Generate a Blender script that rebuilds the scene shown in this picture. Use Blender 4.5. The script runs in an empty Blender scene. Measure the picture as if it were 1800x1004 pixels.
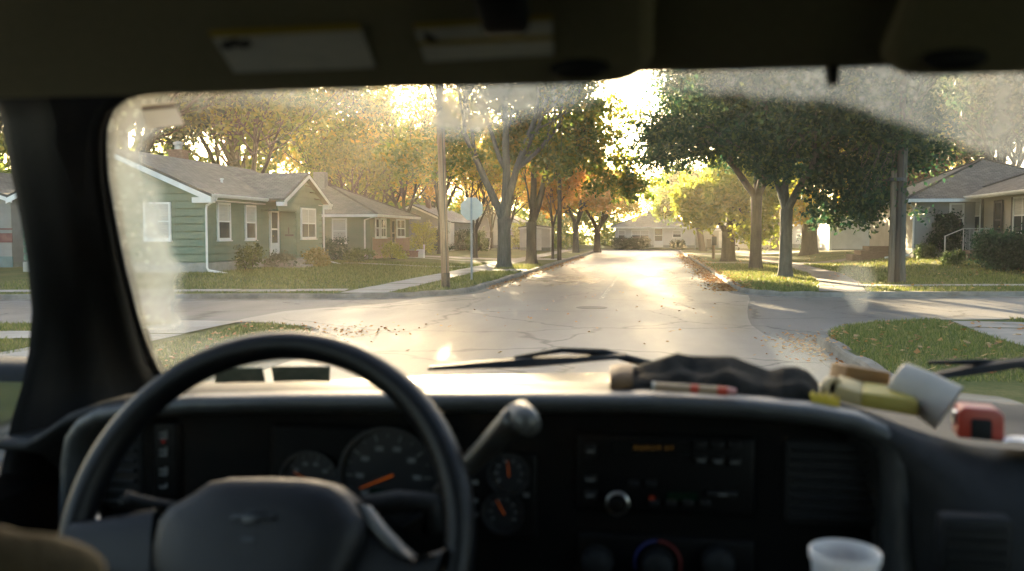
import bpy, bmesh, math, random
import numpy as np
from mathutils import Vector, Matrix, noise as mnoise
R = math.radians
sc = bpy.context.scene
COL = sc.collection
rnd = random.Random(7)

# ------------------------------------------------------------------ camera maths (32 mm lens on a 36 mm frame)
F_PX = 1600.0
EYE = Vector((0, 0, 1.75))
YAW, PITCH = R(8.7), math.atan(92 / F_PX)
FWD = Vector((-math.sin(YAW) * math.cos(PITCH), math.cos(YAW) * math.cos(PITCH), -math.sin(PITCH)))
RGT = Vector((math.cos(YAW), math.sin(YAW), 0))
UPV = RGT.cross(FWD)
def ray(u, v): return FWD + RGT * ((u - 900) / F_PX) + UPV * ((502 - v) / F_PX)
def atz(u, v, z=0.0):
    d = ray(u, v); return EYE + d * ((z - EYE.z) / d.z)
def aty(u, v, y):
    d = ray(u, v); return EYE + d * (y / d.y)
def atx(u, v, x):
    d = ray(u, v); return EYE + d * (x / d.x)
def atd(u, v, dep): return EYE + ray(u, v) * dep
def atpl(u, v, p, n):
    d = ray(u, v); return EYE + d * ((p - EYE).dot(n) / d.dot(n))
def proj(p):
    q = Vector(p) - EYE; k = q.dot(FWD)
    return (900 + F_PX * q.dot(RGT) / k, 502 - F_PX * q.dot(UPV) / k)

# ------------------------------------------------------------------ materials
MATS = {}
def _nodes(name):
    m = bpy.data.materials.new(name); m.use_nodes = True
    nt = m.node_tree; nt.nodes.clear()
    out = nt.nodes.new('ShaderNodeOutputMaterial')
    return m, nt, out
def N(nt, t, **kw):
    n = nt.nodes.new(t)
    for k, v in kw.items(): setattr(n, k, v)
    return n
def rgba(c): return (c[0], c[1], c[2], 1)
def mat(name, c1, c2=None, scale=4.0, rough=0.7, bump=0.0, bscale=None, metal=0.0, spec=0.5, coat=0.0, stretch=(1, 1, 1), ramp=(0.35, 0.65), detail=6, rvar=0.0, local=False):
    """Principled surface whose colour wanders between c1 and c2 with a 3-D noise."""
    if name in MATS: return MATS[name]
    m, nt, out = _nodes(name)
    b = N(nt, 'ShaderNodeBsdfPrincipled'); nt.links.new(b.outputs[0], out.inputs[0])
    b.inputs['Roughness'].default_value = rough; b.inputs['Metallic'].default_value = metal
    b.inputs['Specular IOR Level'].default_value = spec; b.inputs['Coat Weight'].default_value = coat
    if local:
        g = N(nt, 'ShaderNodeTexCoord'); src = g.outputs['Object']
    else:
        g = N(nt, 'ShaderNodeNewGeometry'); src = g.outputs['Position']
    mp = N(nt, 'ShaderNodeMapping'); nt.links.new(src, mp.inputs[0]); mp.inputs['Scale'].default_value = stretch
    no = N(nt, 'ShaderNodeTexNoise'); no.inputs['Scale'].default_value = scale; no.inputs['Detail'].default_value = detail; no.inputs['Roughness'].default_value = 0.65
    nt.links.new(mp.outputs[0], no.inputs['Vector'])
    r = N(nt, 'ShaderNodeValToRGB'); nt.links.new(no.outputs['Fac'], r.inputs[0])
    r.color_ramp.elements[0].position, r.color_ramp.elements[1].position = ramp
    r.color_ramp.elements[0].color = rgba(c1); r.color_ramp.elements[1].color = rgba(c2 or c1)
    nt.links.new(r.outputs[0], b.inputs['Base Color'])
    if rvar:
        mr = N(nt, 'ShaderNodeMapRange'); nt.links.new(no.outputs['Fac'], mr.inputs[0])
        mr.inputs[1].default_value = 0.3; mr.inputs[2].default_value = 0.7
        mr.inputs[3].default_value = rough - rvar; mr.inputs[4].default_value = rough + rvar
        nt.links.new(mr.outputs[0], b.inputs['Roughness'])
    if bump:
        n2 = N(nt, 'ShaderNodeTexNoise'); n2.inputs['Scale'].default_value = bscale or scale * 4; n2.inputs['Detail'].default_value = 5
        nt.links.new(mp.outputs[0], n2.inputs['Vector'])
        bp = N(nt, 'ShaderNodeBump'); bp.inputs['Strength'].default_value = 1.0; bp.inputs['Distance'].default_value = bump
        nt.links.new(n2.outputs['Fac'], bp.inputs['Height']); nt.links.new(bp.outputs[0], b.inputs['Normal'])
    MATS[name] = m
    return m
def leaf_mat(name, cols, trans=0.45):
    """Leaves: each leaf takes its own tone; light passes through them."""
    if name in MATS: return MATS[name]
    m, nt, out = _nodes(name)
    g = N(nt, 'ShaderNodeNewGeometry')
    r = N(nt, 'ShaderNodeValToRGB'); nt.links.new(g.outputs['Random Per Island'], r.inputs[0])
    e = r.color_ramp.elements
    while len(e) < len(cols): e.new(0.5)
    for i, c in enumerate(cols):
        e[i].position = i / (len(cols) - 1); e[i].color = rgba(c)
    p = N(nt, 'ShaderNodeBsdfPrincipled'); p.inputs['Roughness'].default_value = 0.55; p.inputs['Specular IOR Level'].default_value = 0.25
    t = N(nt, 'ShaderNodeBsdfTranslucent')
    nt.links.new(r.outputs[0], p.inputs['Base Color'])
    hs = N(nt, 'ShaderNodeHueSaturation'); hs.inputs['Hue'].default_value = 0.475 if 'dark' in name else 0.495; hs.inputs['Saturation'].default_value = .92 if 'dark' in name else 1.05; hs.inputs['Value'].default_value = 2.5
    nt.links.new(r.outputs[0], hs.inputs['Color']); nt.links.new(hs.outputs[0], t.inputs[0])
    mx = N(nt, 'ShaderNodeMixShader'); mx.inputs[0].default_value = trans
    nt.links.new(p.outputs[0], mx.inputs[1]); nt.links.new(t.outputs[0], mx.inputs[2]); nt.links.new(mx.outputs[0], out.inputs[0])
    MATS[name] = m
    return m
def shingle_mat(name, c1, c2):
    if name in MATS: return MATS[name]
    m, nt, out = _nodes(name)
    b = N(nt, 'ShaderNodeBsdfPrincipled'); nt.links.new(b.outputs[0], out.inputs[0]); b.inputs['Roughness'].default_value = 0.9; b.inputs['Specular IOR Level'].default_value = 0.2
    uv = N(nt, 'ShaderNodeUVMap')
    br = N(nt, 'ShaderNodeTexBrick'); nt.links.new(uv.outputs[0], br.inputs['Vector'])
    br.inputs['Color1'].default_value = rgba(c1); br.inputs['Color2'].default_value = rgba(c2); br.inputs['Mortar'].default_value = rgba([x * 0.55 for x in c1])
    br.inputs['Scale'].default_value = 1.0; br.inputs['Mortar Size'].default_value = 0.012; br.inputs['Brick Width'].default_value = 0.3; br.inputs['Row Height'].default_value = 0.14
    no = N(nt, 'ShaderNodeTexNoise'); no.inputs['Scale'].default_value = 1.6; no.inputs['Detail'].default_value = 9; no.inputs['Roughness'].default_value = 0.75
    g = N(nt, 'ShaderNodeNewGeometry'); nt.links.new(g.outputs['Position'], no.inputs['Vector'])
    mr = N(nt, 'ShaderNodeMapRange'); mr.inputs[1].default_value = 0.3; mr.inputs[2].default_value = 0.7; mr.inputs[3].default_value = 0.7; mr.inputs[4].default_value = 1.3
    nt.links.new(no.outputs['Fac'], mr.inputs[0])
    mu = N(nt, 'ShaderNodeVectorMath', operation='SCALE'); nt.links.new(br.outputs['Color'], mu.inputs[0]); nt.links.new(mr.outputs[0], mu.inputs['Scale'])
    nt.links.new(mu.outputs[0], b.inputs['Base Color'])
    MATS[name] = m
    return m
def brick_mat(name, c1, c2, mortar, w=0.22, h=0.075):
    if name in MATS: return MATS[name]
    m, nt, out = _nodes(name)
    b = N(nt, 'ShaderNodeBsdfPrincipled'); nt.links.new(b.outputs[0], out.inputs[0]); b.inputs['Roughness'].default_value = 0.85
    uv = N(nt, 'ShaderNodeUVMap')
    br = N(nt, 'ShaderNodeTexBrick'); nt.links.new(uv.outputs[0], br.inputs['Vector'])
    br.inputs['Color1'].default_value = rgba(c1); br.inputs['Color2'].default_value = rgba(c2); br.inputs['Mortar'].default_value = rgba(mortar)
    br.inputs['Scale'].default_value = 1.0; br.inputs['Mortar Size'].default_value = 0.01; br.inputs['Brick Width'].default_value = w; br.inputs['Row Height'].default_value = h
    nt.links.new(br.outputs['Color'], b.inputs['Base Color'])
    MATS[name] = m
    return m
def clear_mat():
    if 'clear_glass' in MATS: return MATS['clear_glass']
    m, nt, out = _nodes('clear_glass')
    t = N(nt, 'ShaderNodeBsdfTransparent'); t.inputs[0].default_value = (1, 1, 1, 1)
    nt.links.new(t.outputs[0], out.inputs[0]); MATS['clear_glass'] = m
    return m
def glow_mat(name, c, s):
    if name in MATS: return MATS[name]
    m, nt, out = _nodes(name)
    e = N(nt, 'ShaderNodeEmission'); e.inputs[0].default_value = rgba(c); e.inputs[1].default_value = s
    nt.links.new(e.outputs[0], out.inputs[0]); MATS[name] = m
    return m

# ------------------------------------------------------------------ objects
def empty(name, loc, label=None, cat=None, group=None, rz=0):
    o = bpy.data.objects.new(name, None); o.empty_display_size = 0.2
    COL.objects.link(o); o.location = loc; o.rotation_euler = (0, 0, rz)
    tag(o, label, cat, group)
    return o
def tag(o, label=None, cat=None, group=None, kind=None):
    if label: o['label'] = label
    if cat: o['category'] = cat
    if group: o['group'] = group
    if kind: o['kind'] = kind
    return o
class MB:
    """Collects shapes in world coordinates; build() links them as ONE mesh object (moved into its parent's space)."""
    def __init__(s): s.v = []; s.f = []; s.uv = []; s.mi = []; s.cm = 0
    def face(s, pts, uv=None):
        b = len(s.v); s.v.extend(tuple(p) for p in pts); s.f.append(tuple(range(b, b + len(pts)))); s.uv.append(uv); s.mi.append(s.cm)
    def faces(s, verts, faces, uvs=None):
        b = len(s.v); s.v.extend(tuple(p) for p in verts)
        for i, f in enumerate(faces): s.f.append(tuple(b + k for k in f)); s.uv.append(uvs[i] if uvs else None); s.mi.append(s.cm)
    def box(s, c, d, ax=None):
        """centre, full sizes, optional 3 axes"""
        ax = ax or (Vector((1, 0, 0)), Vector((0, 1, 0)), Vector((0, 0, 1))); c = Vector(c)
        vs = [c + ax[0] * (d[0] / 2 * i) + ax[1] * (d[1] / 2 * j) + ax[2] * (d[2] / 2 * k) for i in (-1, 1) for j in (-1, 1) for k in (-1, 1)]
        s.faces(vs, [(0, 1, 3, 2), (4, 6, 7, 5), (0, 4, 5, 1), (2, 3, 7, 6), (0, 2, 6, 4), (1, 5, 7, 3)])
    def bx(s, x0, x1, y0, y1, z0, z1): s.box(((x0 + x1) / 2, (y0 + y1) / 2, (z0 + z1) / 2), (x1 - x0, y1 - y0, z1 - z0))
    def tube(s, pts, rad, n=8, cap=True):
        pts = [Vector(p) for p in pts]; m = len(pts)
        rad = rad if isinstance(rad, (list, tuple)) else [rad] * m
        vs = []; prev = None
        for i, p in enumerate(pts):
            t = (pts[min(i + 1, m - 1)] - pts[max(i - 1, 0)]).normalized()
            if prev is None: a = t.orthogonal().normalized()
            else:
                a = prev - t * prev.dot(t)
                a = a.normalized() if a.length > 1e-6 else t.orthogonal().normalized()
            prev = a; b = t.cross(a)
            for k in range(n):
                w = 2 * math.pi * k / n; vs.append(p + (a * math.cos(w) + b * math.sin(w)) * rad[i])
        fs = [(i * n + k, i * n + (k + 1) % n, (i + 1) * n + (k + 1) % n, (i + 1) * n + k) for i in range(m - 1) for k in range(n)]
        if cap: fs += [tuple(reversed(range(n))), tuple((m - 1) * n + k for k in range(n))]
        s.faces(vs, fs)
    def lathe(s, c, prof, n=24, ax=None):
        """prof: (radius, height) along axis ax[2]"""
        ax = ax or (Vector((1, 0, 0)), Vector((0, 1, 0)), Vector((0, 0, 1))); c = Vector(c); m = len(prof)
        vs = [c + ax[2] * h + (ax[0] * math.cos(2 * math.pi * k / n) + ax[1] * math.sin(2 * math.pi * k / n)) * r for r, h in prof for k in range(n)]
        s.faces(vs, [(i * n + k, i * n + (k + 1) % n, (i + 1) * n + (k + 1) % n, (i + 1) * n + k) for i in range(m - 1) for k in range(n)])
    def grid(s, rows, closed=False):
        m, n = len(rows), len(rows[0]); vs = [p for r in rows for p in r]
        e = n if closed else n - 1
        s.faces(vs, [(i * n + k, i * n + (k + 1) % n, (i + 1) * n + (k + 1) % n, (i + 1) * n + k) for i in range(m - 1) for k in range(e)])
    def prism(s, poly, ext):
        poly = [Vector(p) for p in poly]; ext = Vector(ext); n = len(poly)
        vs = poly + [p + ext for p in poly]
        s.faces(vs, [tuple(range(n)), tuple(reversed(range(n, 2 * n)))] + [(k, k + n, (k + 1) % n + n, (k + 1) % n) for k in range(n)])
    def build(s, name, m, parent=None, smooth=False, bevel=0, seg=2, sub=0, weld=False):
        me = bpy.data.meshes.new(name)
        me.from_pydata(s.v, [], s.f)
        for x in (m if isinstance(m, (list, tuple)) else [m]): me.materials.append(x)
        if any(s.mi): me.polygons.foreach_set('material_index', s.mi)
        if any(u is not None for u in s.uv):
            l = me.uv_layers.new(name='UVMap'); flat = []
            for f, u in zip(s.f, s.uv): flat.extend(u if u else [(0, 0)] * len(f))
            l.data.foreach_set('uv', [c for q in flat for c in q])
        o = bpy.data.objects.new(name, me); COL.objects.link(o)
        if parent is not None: put(o, parent)
        bm = bmesh.new(); bm.from_mesh(me)
        if bevel or weld or sub: bmesh.ops.remove_doubles(bm, verts=bm.verts, dist=1e-5)
        bmesh.ops.recalc_face_normals(bm, faces=bm.faces); bm.to_mesh(me); bm.free()
        if smooth: me.shade_smooth()
        if bevel:
            bv = o.modifiers.new('b', 'BEVEL'); bv.width = bevel; bv.segments = seg; bv.limit_method = 'ANGLE'; bv.angle_limit = R(35)
            me.shade_smooth() if seg > 1 else None
        if sub:
            sd = o.modifiers.new('s', 'SUBSURF'); sd.levels = sub; sd.render_levels = sub
        return o
def world(o):
    M = Matrix.Identity(4)
    while o is not None:
        M = Matrix.LocRotScale(o.location, o.rotation_euler, o.scale) @ M; o = o.parent
    return M
def put(o, parent):
    """parent an object whose mesh is in world coordinates: the mesh moves into the parent's space"""
    o.parent = parent
    if o.data is not None: o.data.transform(world(parent).inverted())
def np_mesh(name, verts, faces, m, parent=None, smooth=False):
    """fast mesh from arrays; faces (n,3) or (n,4)"""
    me = bpy.data.meshes.new(name); k = faces.shape[1]
    me.vertices.add(len(verts)); me.vertices.foreach_set('co', np.ascontiguousarray(verts, dtype=np.float32).ravel())
    me.loops.add(faces.size); me.loops.foreach_set('vertex_index', np.ascontiguousarray(faces, dtype=np.int32).ravel())
    me.polygons.add(len(faces)); me.polygons.foreach_set('loop_start', np.arange(0, faces.size, k, dtype=np.int32))
    me.materials.append(m); me.update(calc_edges=True)
    o = bpy.data.objects.new(name, me); COL.objects.link(o)
    if parent is not None: o.parent = parent
    if smooth: me.shade_smooth()
    return o
def copy_tree(o, parent=None):
    c = o.copy(); COL.objects.link(c)
    if parent is not None: c.parent = parent
    for ch in list(o.children): copy_tree(ch, c)
    return c
def smooth(t): t = min(1, max(0, t)); return t * t * (3 - 2 * t)
def interp(x, xs, ys): return float(np.interp(x, xs, ys))
SUN_EL, SUN_AZ, SUN, SKY, EXPO, HAZE_D = 10.5, -14, 5.0, 0.075, 3.2, 0.0009
# ------------------------------------------------------------------ the street layout
XL, XR = -5.2, 2.6                       # kerb lines of the main street
SK = 0.2                                 # the cross street is skewed
YN, YS, YT = 24.9, 17.1, 88.0            # its far and near kerbs at x = 0; start of the end road
def quad(x, y):
    """which block a point lies in"""
    return ('N' if y - SK * x > 21 else 'S') + ('W' if x < -1.3 else 'E')
CORNER = {'NW': (3.0, -1), 'NE': (2.2, 1), 'SW': (2.6, -1), 'SE': (3.0, 1)}
def sd_block(q, x, y):
    """distance inside a block's kerb (positive on the grass)"""
    r, s = CORNER[q]
    a = (x - XR) if s > 0 else (XL - x)
    b = (y - SK * x - YN) * 0.98 if q[0] == 'N' else (YS - (y - SK * x)) * 0.98
    d = min(a, b) if not (a < r and b < r) else r - math.hypot(r - a, r - b)
    if q[0] == 'N': d = min(d, YT - y)
    return d
def rise(x, y):
    off = y - SK * x
    if off > 21:
        if x > 0: return 0.55 * smooth((x - 8) / 5.5) * smooth((off - YN - 4) / 11) * (1 - 0.55 * smooth((y - 55) / 25))
        return 0.15 * smooth((-x - 9.5) / 6) * smooth((off - YN - 2) / 6)
    return 0.0
def lawn_z(x, y): return 0.13 + rise(x, y)

M_GRASS = None
def grass_mat(name, cols, pos):
    m, nt, out = _nodes(name)
    b = N(nt, 'ShaderNodeBsdfPrincipled'); nt.links.new(b.outputs[0], out.inputs[0]); b.inputs['Roughness'].default_value = 0.9; b.inputs['Specular IOR Level'].default_value = 0.15
    g = N(nt, 'ShaderNodeNewGeometry')
    def noise(s, d=6):
        n = N(nt, 'ShaderNodeTexNoise'); n.inputs['Scale'].default_value = s; n.inputs['Detail'].default_value = d; n.inputs['Roughness'].default_value = 0.7
        nt.links.new(g.outputs['Position'], n.inputs['Vector']); return n
    n1, n2 = noise(0.55, 8), noise(14, 4)
    ad = N(nt, 'ShaderNodeMath', operation='MULTIPLY_ADD'); nt.links.new(n2.outputs['Fac'], ad.inputs[0]); ad.inputs[1].default_value = 0.5
    nt.links.new(n1.outputs['Fac'], ad.inputs[2])
    r = N(nt, 'ShaderNodeValToRGB'); nt.links.new(ad.outputs[0], r.inputs[0]); e = r.color_ramp.elements
    while len(e) < len(cols): e.new(0.5)
    for i, c in enumerate(cols): e[i].position = pos[i]; e[i].color = rgba(c)
    nt.links.new(r.outputs[0], b.inputs['Base Color'])
    n3 = noise(40, 3); bp = N(nt, 'ShaderNodeBump'); bp.inputs['Distance'].default_value = 0.05; bp.inputs['Strength'].default_value = 1
    nt.links.new(n3.outputs['Fac'], bp.inputs['Height']); nt.links.new(bp.outputs[0], b.inputs['Normal'])
    return m
M_GRASS = grass_mat('lawn_grass', [(0.045, 0.06, 0.017), (0.085, 0.105, 0.028), (0.125, 0.13, 0.038), (0.19, 0.16, 0.06)], [0.5, 0.66, 0.82, 0.95])
M_SOIL = mat('bare_soil', (0.10, 0.085, 0.05), (0.05, 0.07, 0.025), 0.3, 0.95)

g = MB(); g.face([(-700, -300, -0.06), (700, -300, -0.06), (700, 900, -0.06), (-700, 900, -0.06)])
tag(g.build('ground', M_SOIL), kind='structure')

def road_mat(name, c1, c2, rough, wet, crack_scale, crack_w, stain=0.75):
    m, nt, out = _nodes(name)
    b = N(nt, 'ShaderNodeBsdfPrincipled'); nt.links.new(b.outputs[0], out.inputs[0]); b.inputs['Specular IOR Level'].default_value = .38
    g = N(nt, 'ShaderNodeNewGeometry')
    def noise(s, d=6, stretch=None, rg=0.6):
        n = N(nt, 'ShaderNodeTexNoise'); n.inputs['Scale'].default_value = s; n.inputs['Detail'].default_value = d; n.inputs['Roughness'].default_value = rg
        src = g.outputs['Position']
        if stretch:
            mp = N(nt, 'ShaderNodeMapping'); mp.inputs['Scale'].default_value = stretch; nt.links.new(src, mp.inputs[0]); src = mp.outputs[0]
        nt.links.new(src, n.inputs['Vector']); return n
    n1 = noise(0.5, 8, (1, 0.35, 1)); n2 = noise(60, 3); n4 = noise(0.22, 5, (1.4, 0.25, 1))
    r = N(nt, 'ShaderNodeValToRGB'); nt.links.new(n1.outputs['Fac'], r.inputs[0])
    r.color_ramp.elements[0].position, r.color_ramp.elements[1].position = 0.35, 0.66
    r.color_ramp.elements[0].color, r.color_ramp.elements[1].color = rgba(c1), rgba(c2)
    # aggregate speckle
    mr = N(nt, 'ShaderNodeMapRange'); nt.links.new(n2.outputs['Fac'], mr.inputs[0]); mr.inputs[1].default_value = 0.3; mr.inputs[2].default_value = 0.7; mr.inputs[3].default_value = 0.75; mr.inputs[4].default_value = 1.25
    mu = N(nt, 'ShaderNodeVectorMath', operation='SCALE'); nt.links.new(r.outputs[0], mu.inputs[0]); nt.links.new(mr.outputs[0], mu.inputs['Scale'])
    # cracks and sealed seams
    wv = noise(1.2, 4); add = N(nt, 'ShaderNodeVectorMath', operation='MULTIPLY_ADD'); nt.links.new(wv.outputs['Color'], add.inputs[0]); add.inputs[1].default_value = (0.9, 0.9, 0); nt.links.new(g.outputs['Position'], add.inputs[2])
    vo = N(nt, 'ShaderNodeTexVoronoi', feature='DISTANCE_TO_EDGE'); vo.inputs['Scale'].default_value = crack_scale; nt.links.new(add.outputs[0], vo.inputs['Vector'])
    cr = N(nt, 'ShaderNodeMapRange'); nt.links.new(vo.outputs['Distance'], cr.inputs[0]); cr.inputs[1].default_value = 0; cr.inputs[2].default_value = crack_w; cr.inputs[3].default_value = 1; cr.inputs[4].default_value = 0
    gate = N(nt, 'ShaderNodeMapRange'); nt.links.new(n4.outputs['Fac'], gate.inputs[0]); gate.inputs[1].default_value = 0.36; gate.inputs[2].default_value = 0.46
    cm = N(nt, 'ShaderNodeMath', operation='MULTIPLY'); nt.links.new(cr.outputs[0], cm.inputs[0]); nt.links.new(gate.outputs[0], cm.inputs[1])
    mx = N(nt, 'ShaderNodeMixRGB'); nt.links.new(cm.outputs[0], mx.inputs[0]); nt.links.new(mu.outputs[0], mx.inputs[1]); mx.inputs[2].default_value = (0.018, 0.016, 0.014, 1)
    # damp patches: darker and smoother
    dm = N(nt, 'ShaderNodeMapRange'); nt.links.new(n4.outputs['Fac'], dm.inputs[0]); dm.inputs[1].default_value = 0.48; dm.inputs[2].default_value = 0.62
    m2 = N(nt, 'ShaderNodeMixRGB', blend_type='MULTIPLY'); nt.links.new(dm.outputs[0], m2.inputs[0]); nt.links.new(mx.outputs[0], m2.inputs[1]); m2.inputs[2].default_value = (stain, stain * 0.97, stain * 0.93, 1)
    nt.links.new(m2.outputs[0], b.inputs['Base Color'])
    rr = N(nt, 'ShaderNodeMapRange'); nt.links.new(dm.outputs[0], rr.inputs[0]); rr.inputs[3].default_value = rough; rr.inputs[4].default_value = wet
    nt.links.new(rr.outputs[0], b.inputs['Roughness'])
    bp = N(nt, 'ShaderNodeBump'); bp.inputs['Distance'].default_value = 0.004; nt.links.new(n2.outputs['Fac'], bp.inputs['Height']); nt.links.new(bp.outputs[0], b.inputs['Normal'])
    return m
M_ROAD = road_mat('worn_pale_road', (0.135, 0.122, 0.105), (0.225, 0.207, 0.18), 0.46, 0.32, 0.28, 0.014)
M_ASPH = road_mat('grey_asphalt', (0.095, 0.09, 0.082), (0.15, 0.143, 0.13), 0.6, 0.45, 0.35, 0.02)
M_CONC = mat('pavement_concrete', (0.25, 0.225, 0.185), (0.36, 0.33, 0.28), 1.3, 0.85, 0.004, 40)
M_KERB = mat('kerb_concrete', (0.11, 0.10, 0.08), (0.22, 0.20, 0.165), 2.0, 0.9, 0.006, 25)

# cross street and end road lie 4 mm below the paler main street, whose worn apron spreads left into the crossing
b = MB(); xs = np.linspace(-160, 160, 65)
b.grid([[(x, YS + SK * x - 3.2, -0.004) for x in xs], [(x, YN + SK * x + 3.4, -0.004) for x in xs]])
tag(b.build('cross_street', M_ASPH), kind='structure')
b = MB(); b.bx(-160, 160, YT - 0.3, YT + 9, -0.3, -0.004); tag(b.build('end_road', M_ASPH), kind='structure')
b = MB()
left = [(XL - 0.1, -8), (XL - 0.1, 13.9), (-6.3, 15.6), (-8.1, 15.95), (-8.25, 17.6), (-8.15, 19.4), (-7.6, 20.4), (-6.9, 21.2), (-6.4, 22.2), (-6.1, 24.5), (XL - 0.1, 27.8), (XL - 0.1, YT + 2)]
right = [(XR + 0.1, -8), (XR + 0.1, 13), (2.3, 14.6), (1.95, 16.2), (1.9, 17.8), (2.0, 19.4), (2.15, 21), (2.35, 22.8), (2.6, 24.8), (2.75, 26.8), (XR + 0.1, 28.5), (XR + 0.1, YT + 2)]
pts = [Vector((x, y, 0)) for x, y in left] + [Vector((x, y, 0)) for x, y in reversed(right)]
bm = bmesh.new(); vs = [bm.verts.new(p) for p in pts]; bm.faces.new(vs); bmesh.ops.triangulate(bm, faces=bm.faces)
bmesh.ops.recalc_face_normals(bm, faces=bm.faces)
me = bpy.data.meshes.new('road'); bm.to_mesh(me); bm.free(); me.materials.append(M_ROAD)
ro = bpy.data.objects.new('road', me); COL.objects.link(ro); tag(ro, kind='structure')
# worn white centre line in dashes
b = MB()
for y0, y1 in ((24.2, 37.5), (44, 47), (53, 56), (62, 65), (71, 74)):
    b.face([(-1.36, y0, 0.005), (-1.25, y0, 0.005), (-1.25, y1, 0.005), (-1.36, y1, 0.005)])
def worn_paint():
    m, nt, out = _nodes('worn_white_paint')
    p = N(nt, 'ShaderNodeBsdfPrincipled'); p.inputs['Base Color'].default_value = (0.62, 0.58, 0.5, 1); p.inputs['Roughness'].default_value = 0.5
    t = N(nt, 'ShaderNodeBsdfTransparent'); mx = N(nt, 'ShaderNodeMixShader'); g = N(nt, 'ShaderNodeNewGeometry')
    no = N(nt, 'ShaderNodeTexNoise'); no.inputs['Scale'].default_value = 9; no.inputs['Detail'].default_value = 6; nt.links.new(g.outputs['Position'], no.inputs['Vector'])
    mr = N(nt, 'ShaderNodeMapRange'); mr.inputs[1].default_value = 0.42; mr.inputs[2].default_value = 0.56; nt.links.new(no.outputs['Fac'], mr.inputs[0])
    nt.links.new(mr.outputs[0], mx.inputs[0]); nt.links.new(t.outputs[0], mx.inputs[1]); nt.links.new(p.outputs[0], mx.inputs[2]); nt.links.new(mx.outputs[0], out.inputs[0])
    return m
tag(b.build('road_marking', worn_paint()), kind='structure')
# a sunken manhole cover and a darker patched strip in the road
b = MB(); b.lathe((*atz(1040, 541)[:2], 0.0), [(0.001, 0.006), (0.30, 0.006), (0.32, 0.009), (0.36, 0.009), (0.37, 0.001)], 28)
tag(b.build('manhole_cover', mat('cast_iron', (0.04, 0.037, 0.034), (0.07, 0.06, 0.05), 30, 0.5, 0.004, 60)), 'round iron manhole cover set in the pale road', 'manhole cover')
b = MB()
def patch_mat():
    m = worn_paint(); p = [n for n in m.node_tree.nodes if n.type == 'BSDF_PRINCIPLED'][0]; p.inputs['Base Color'].default_value = (.085, .075, .065, 1); p.inputs['Roughness'].default_value = .3
    no = [n for n in m.node_tree.nodes if n.type == 'TEX_NOISE'][0]; no.inputs['Scale'].default_value = 1.5
    mr = [n for n in m.node_tree.nodes if n.type == 'MAP_RANGE'][0]; mr.inputs[1].default_value = .44; mr.inputs[2].default_value = .66; m.name = 'damp_patch'; return m
for (cx, cy, rx, ry, sd_) in ((0.75, 33.5, 1.1, 4.0, 1), (-3.2, 34.5, 1.6, 4.6, 2), (0.3, 42, 0.9, 5, 3), (-2.9, 45, 1, 5, 5)):
    rr = random.Random(sd_); n = 22
    ring = [(cx + rx * math.cos(6.283 * k / n) * rr.uniform(.75, 1.1), cy + ry * math.sin(6.283 * k / n) * rr.uniform(.75, 1.1), 0.0045) for k in range(n)]
    b.face(ring)
tag(b.build('road_patch', patch_mat()), kind='structure')

# lawns: one sheet per block, edge snapped to the kerb line
def block_mesh(q, x0, x1, y0, y1, step):
    nx, ny = int((x1 - x0) / step) + 1, int((y1 - y0) / step) + 1
    P = {}; verts = []; faces = []
    def vert(i, j):
        if (i, j) in P: return P[(i, j)]
        x, y = x0 + i * step, y0 + j * step
        for _ in range(3):
            d = sd_block(q, x, y)
            if d >= 0.1 - 1e-4: break
            e = 1e-3
            gx, gy = (sd_block(q, x + e, y) - d) / e, (sd_block(q, x, y + e) - d) / e
            l = gx * gx + gy * gy or 1
            x += gx / l * (0.1 - d); y += gy / l * (0.1 - d)
        P[(i, j)] = len(verts); verts.append((x, y, lawn_z(x, y)))
        return P[(i, j)]
    for i in range(nx - 1):
        for j in range(ny - 1):
            ds = [sd_block(q, x0 + (i + a) * step, y0 + (j + c) * step) for a in (0, 1) for c in (0, 1)]
            if max(ds) > 0.1: faces.append((vert(i, j), vert(i + 1, j), vert(i + 1, j + 1), vert(i, j + 1)))
    me = bpy.data.meshes.new('lawn'); me.from_pydata(verts, [], faces); me.materials.append(M_GRASS); me.shade_smooth()
    o = bpy.data.objects.new('lawn', me); COL.objects.link(o); tag(o, kind='structure')
block_mesh('NW', -70, XL, 8, YT, 0.5); block_mesh('NE', XR, 70, 22, YT, 0.5)
block_mesh('SW', -60, XL, -10, 20, 0.5); block_mesh('SE', XR, 40, -10, 26, 0.5)
b = MB(); b.grid([[(x, y, 0.10 + 0.25 * smooth((y - 98) / 20)) for x in np.linspace(-120, 120, 25)] for y in np.linspace(YT + 9, 190, 14)])
tag(b.build('lawn', M_GRASS), kind='structure')

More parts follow.
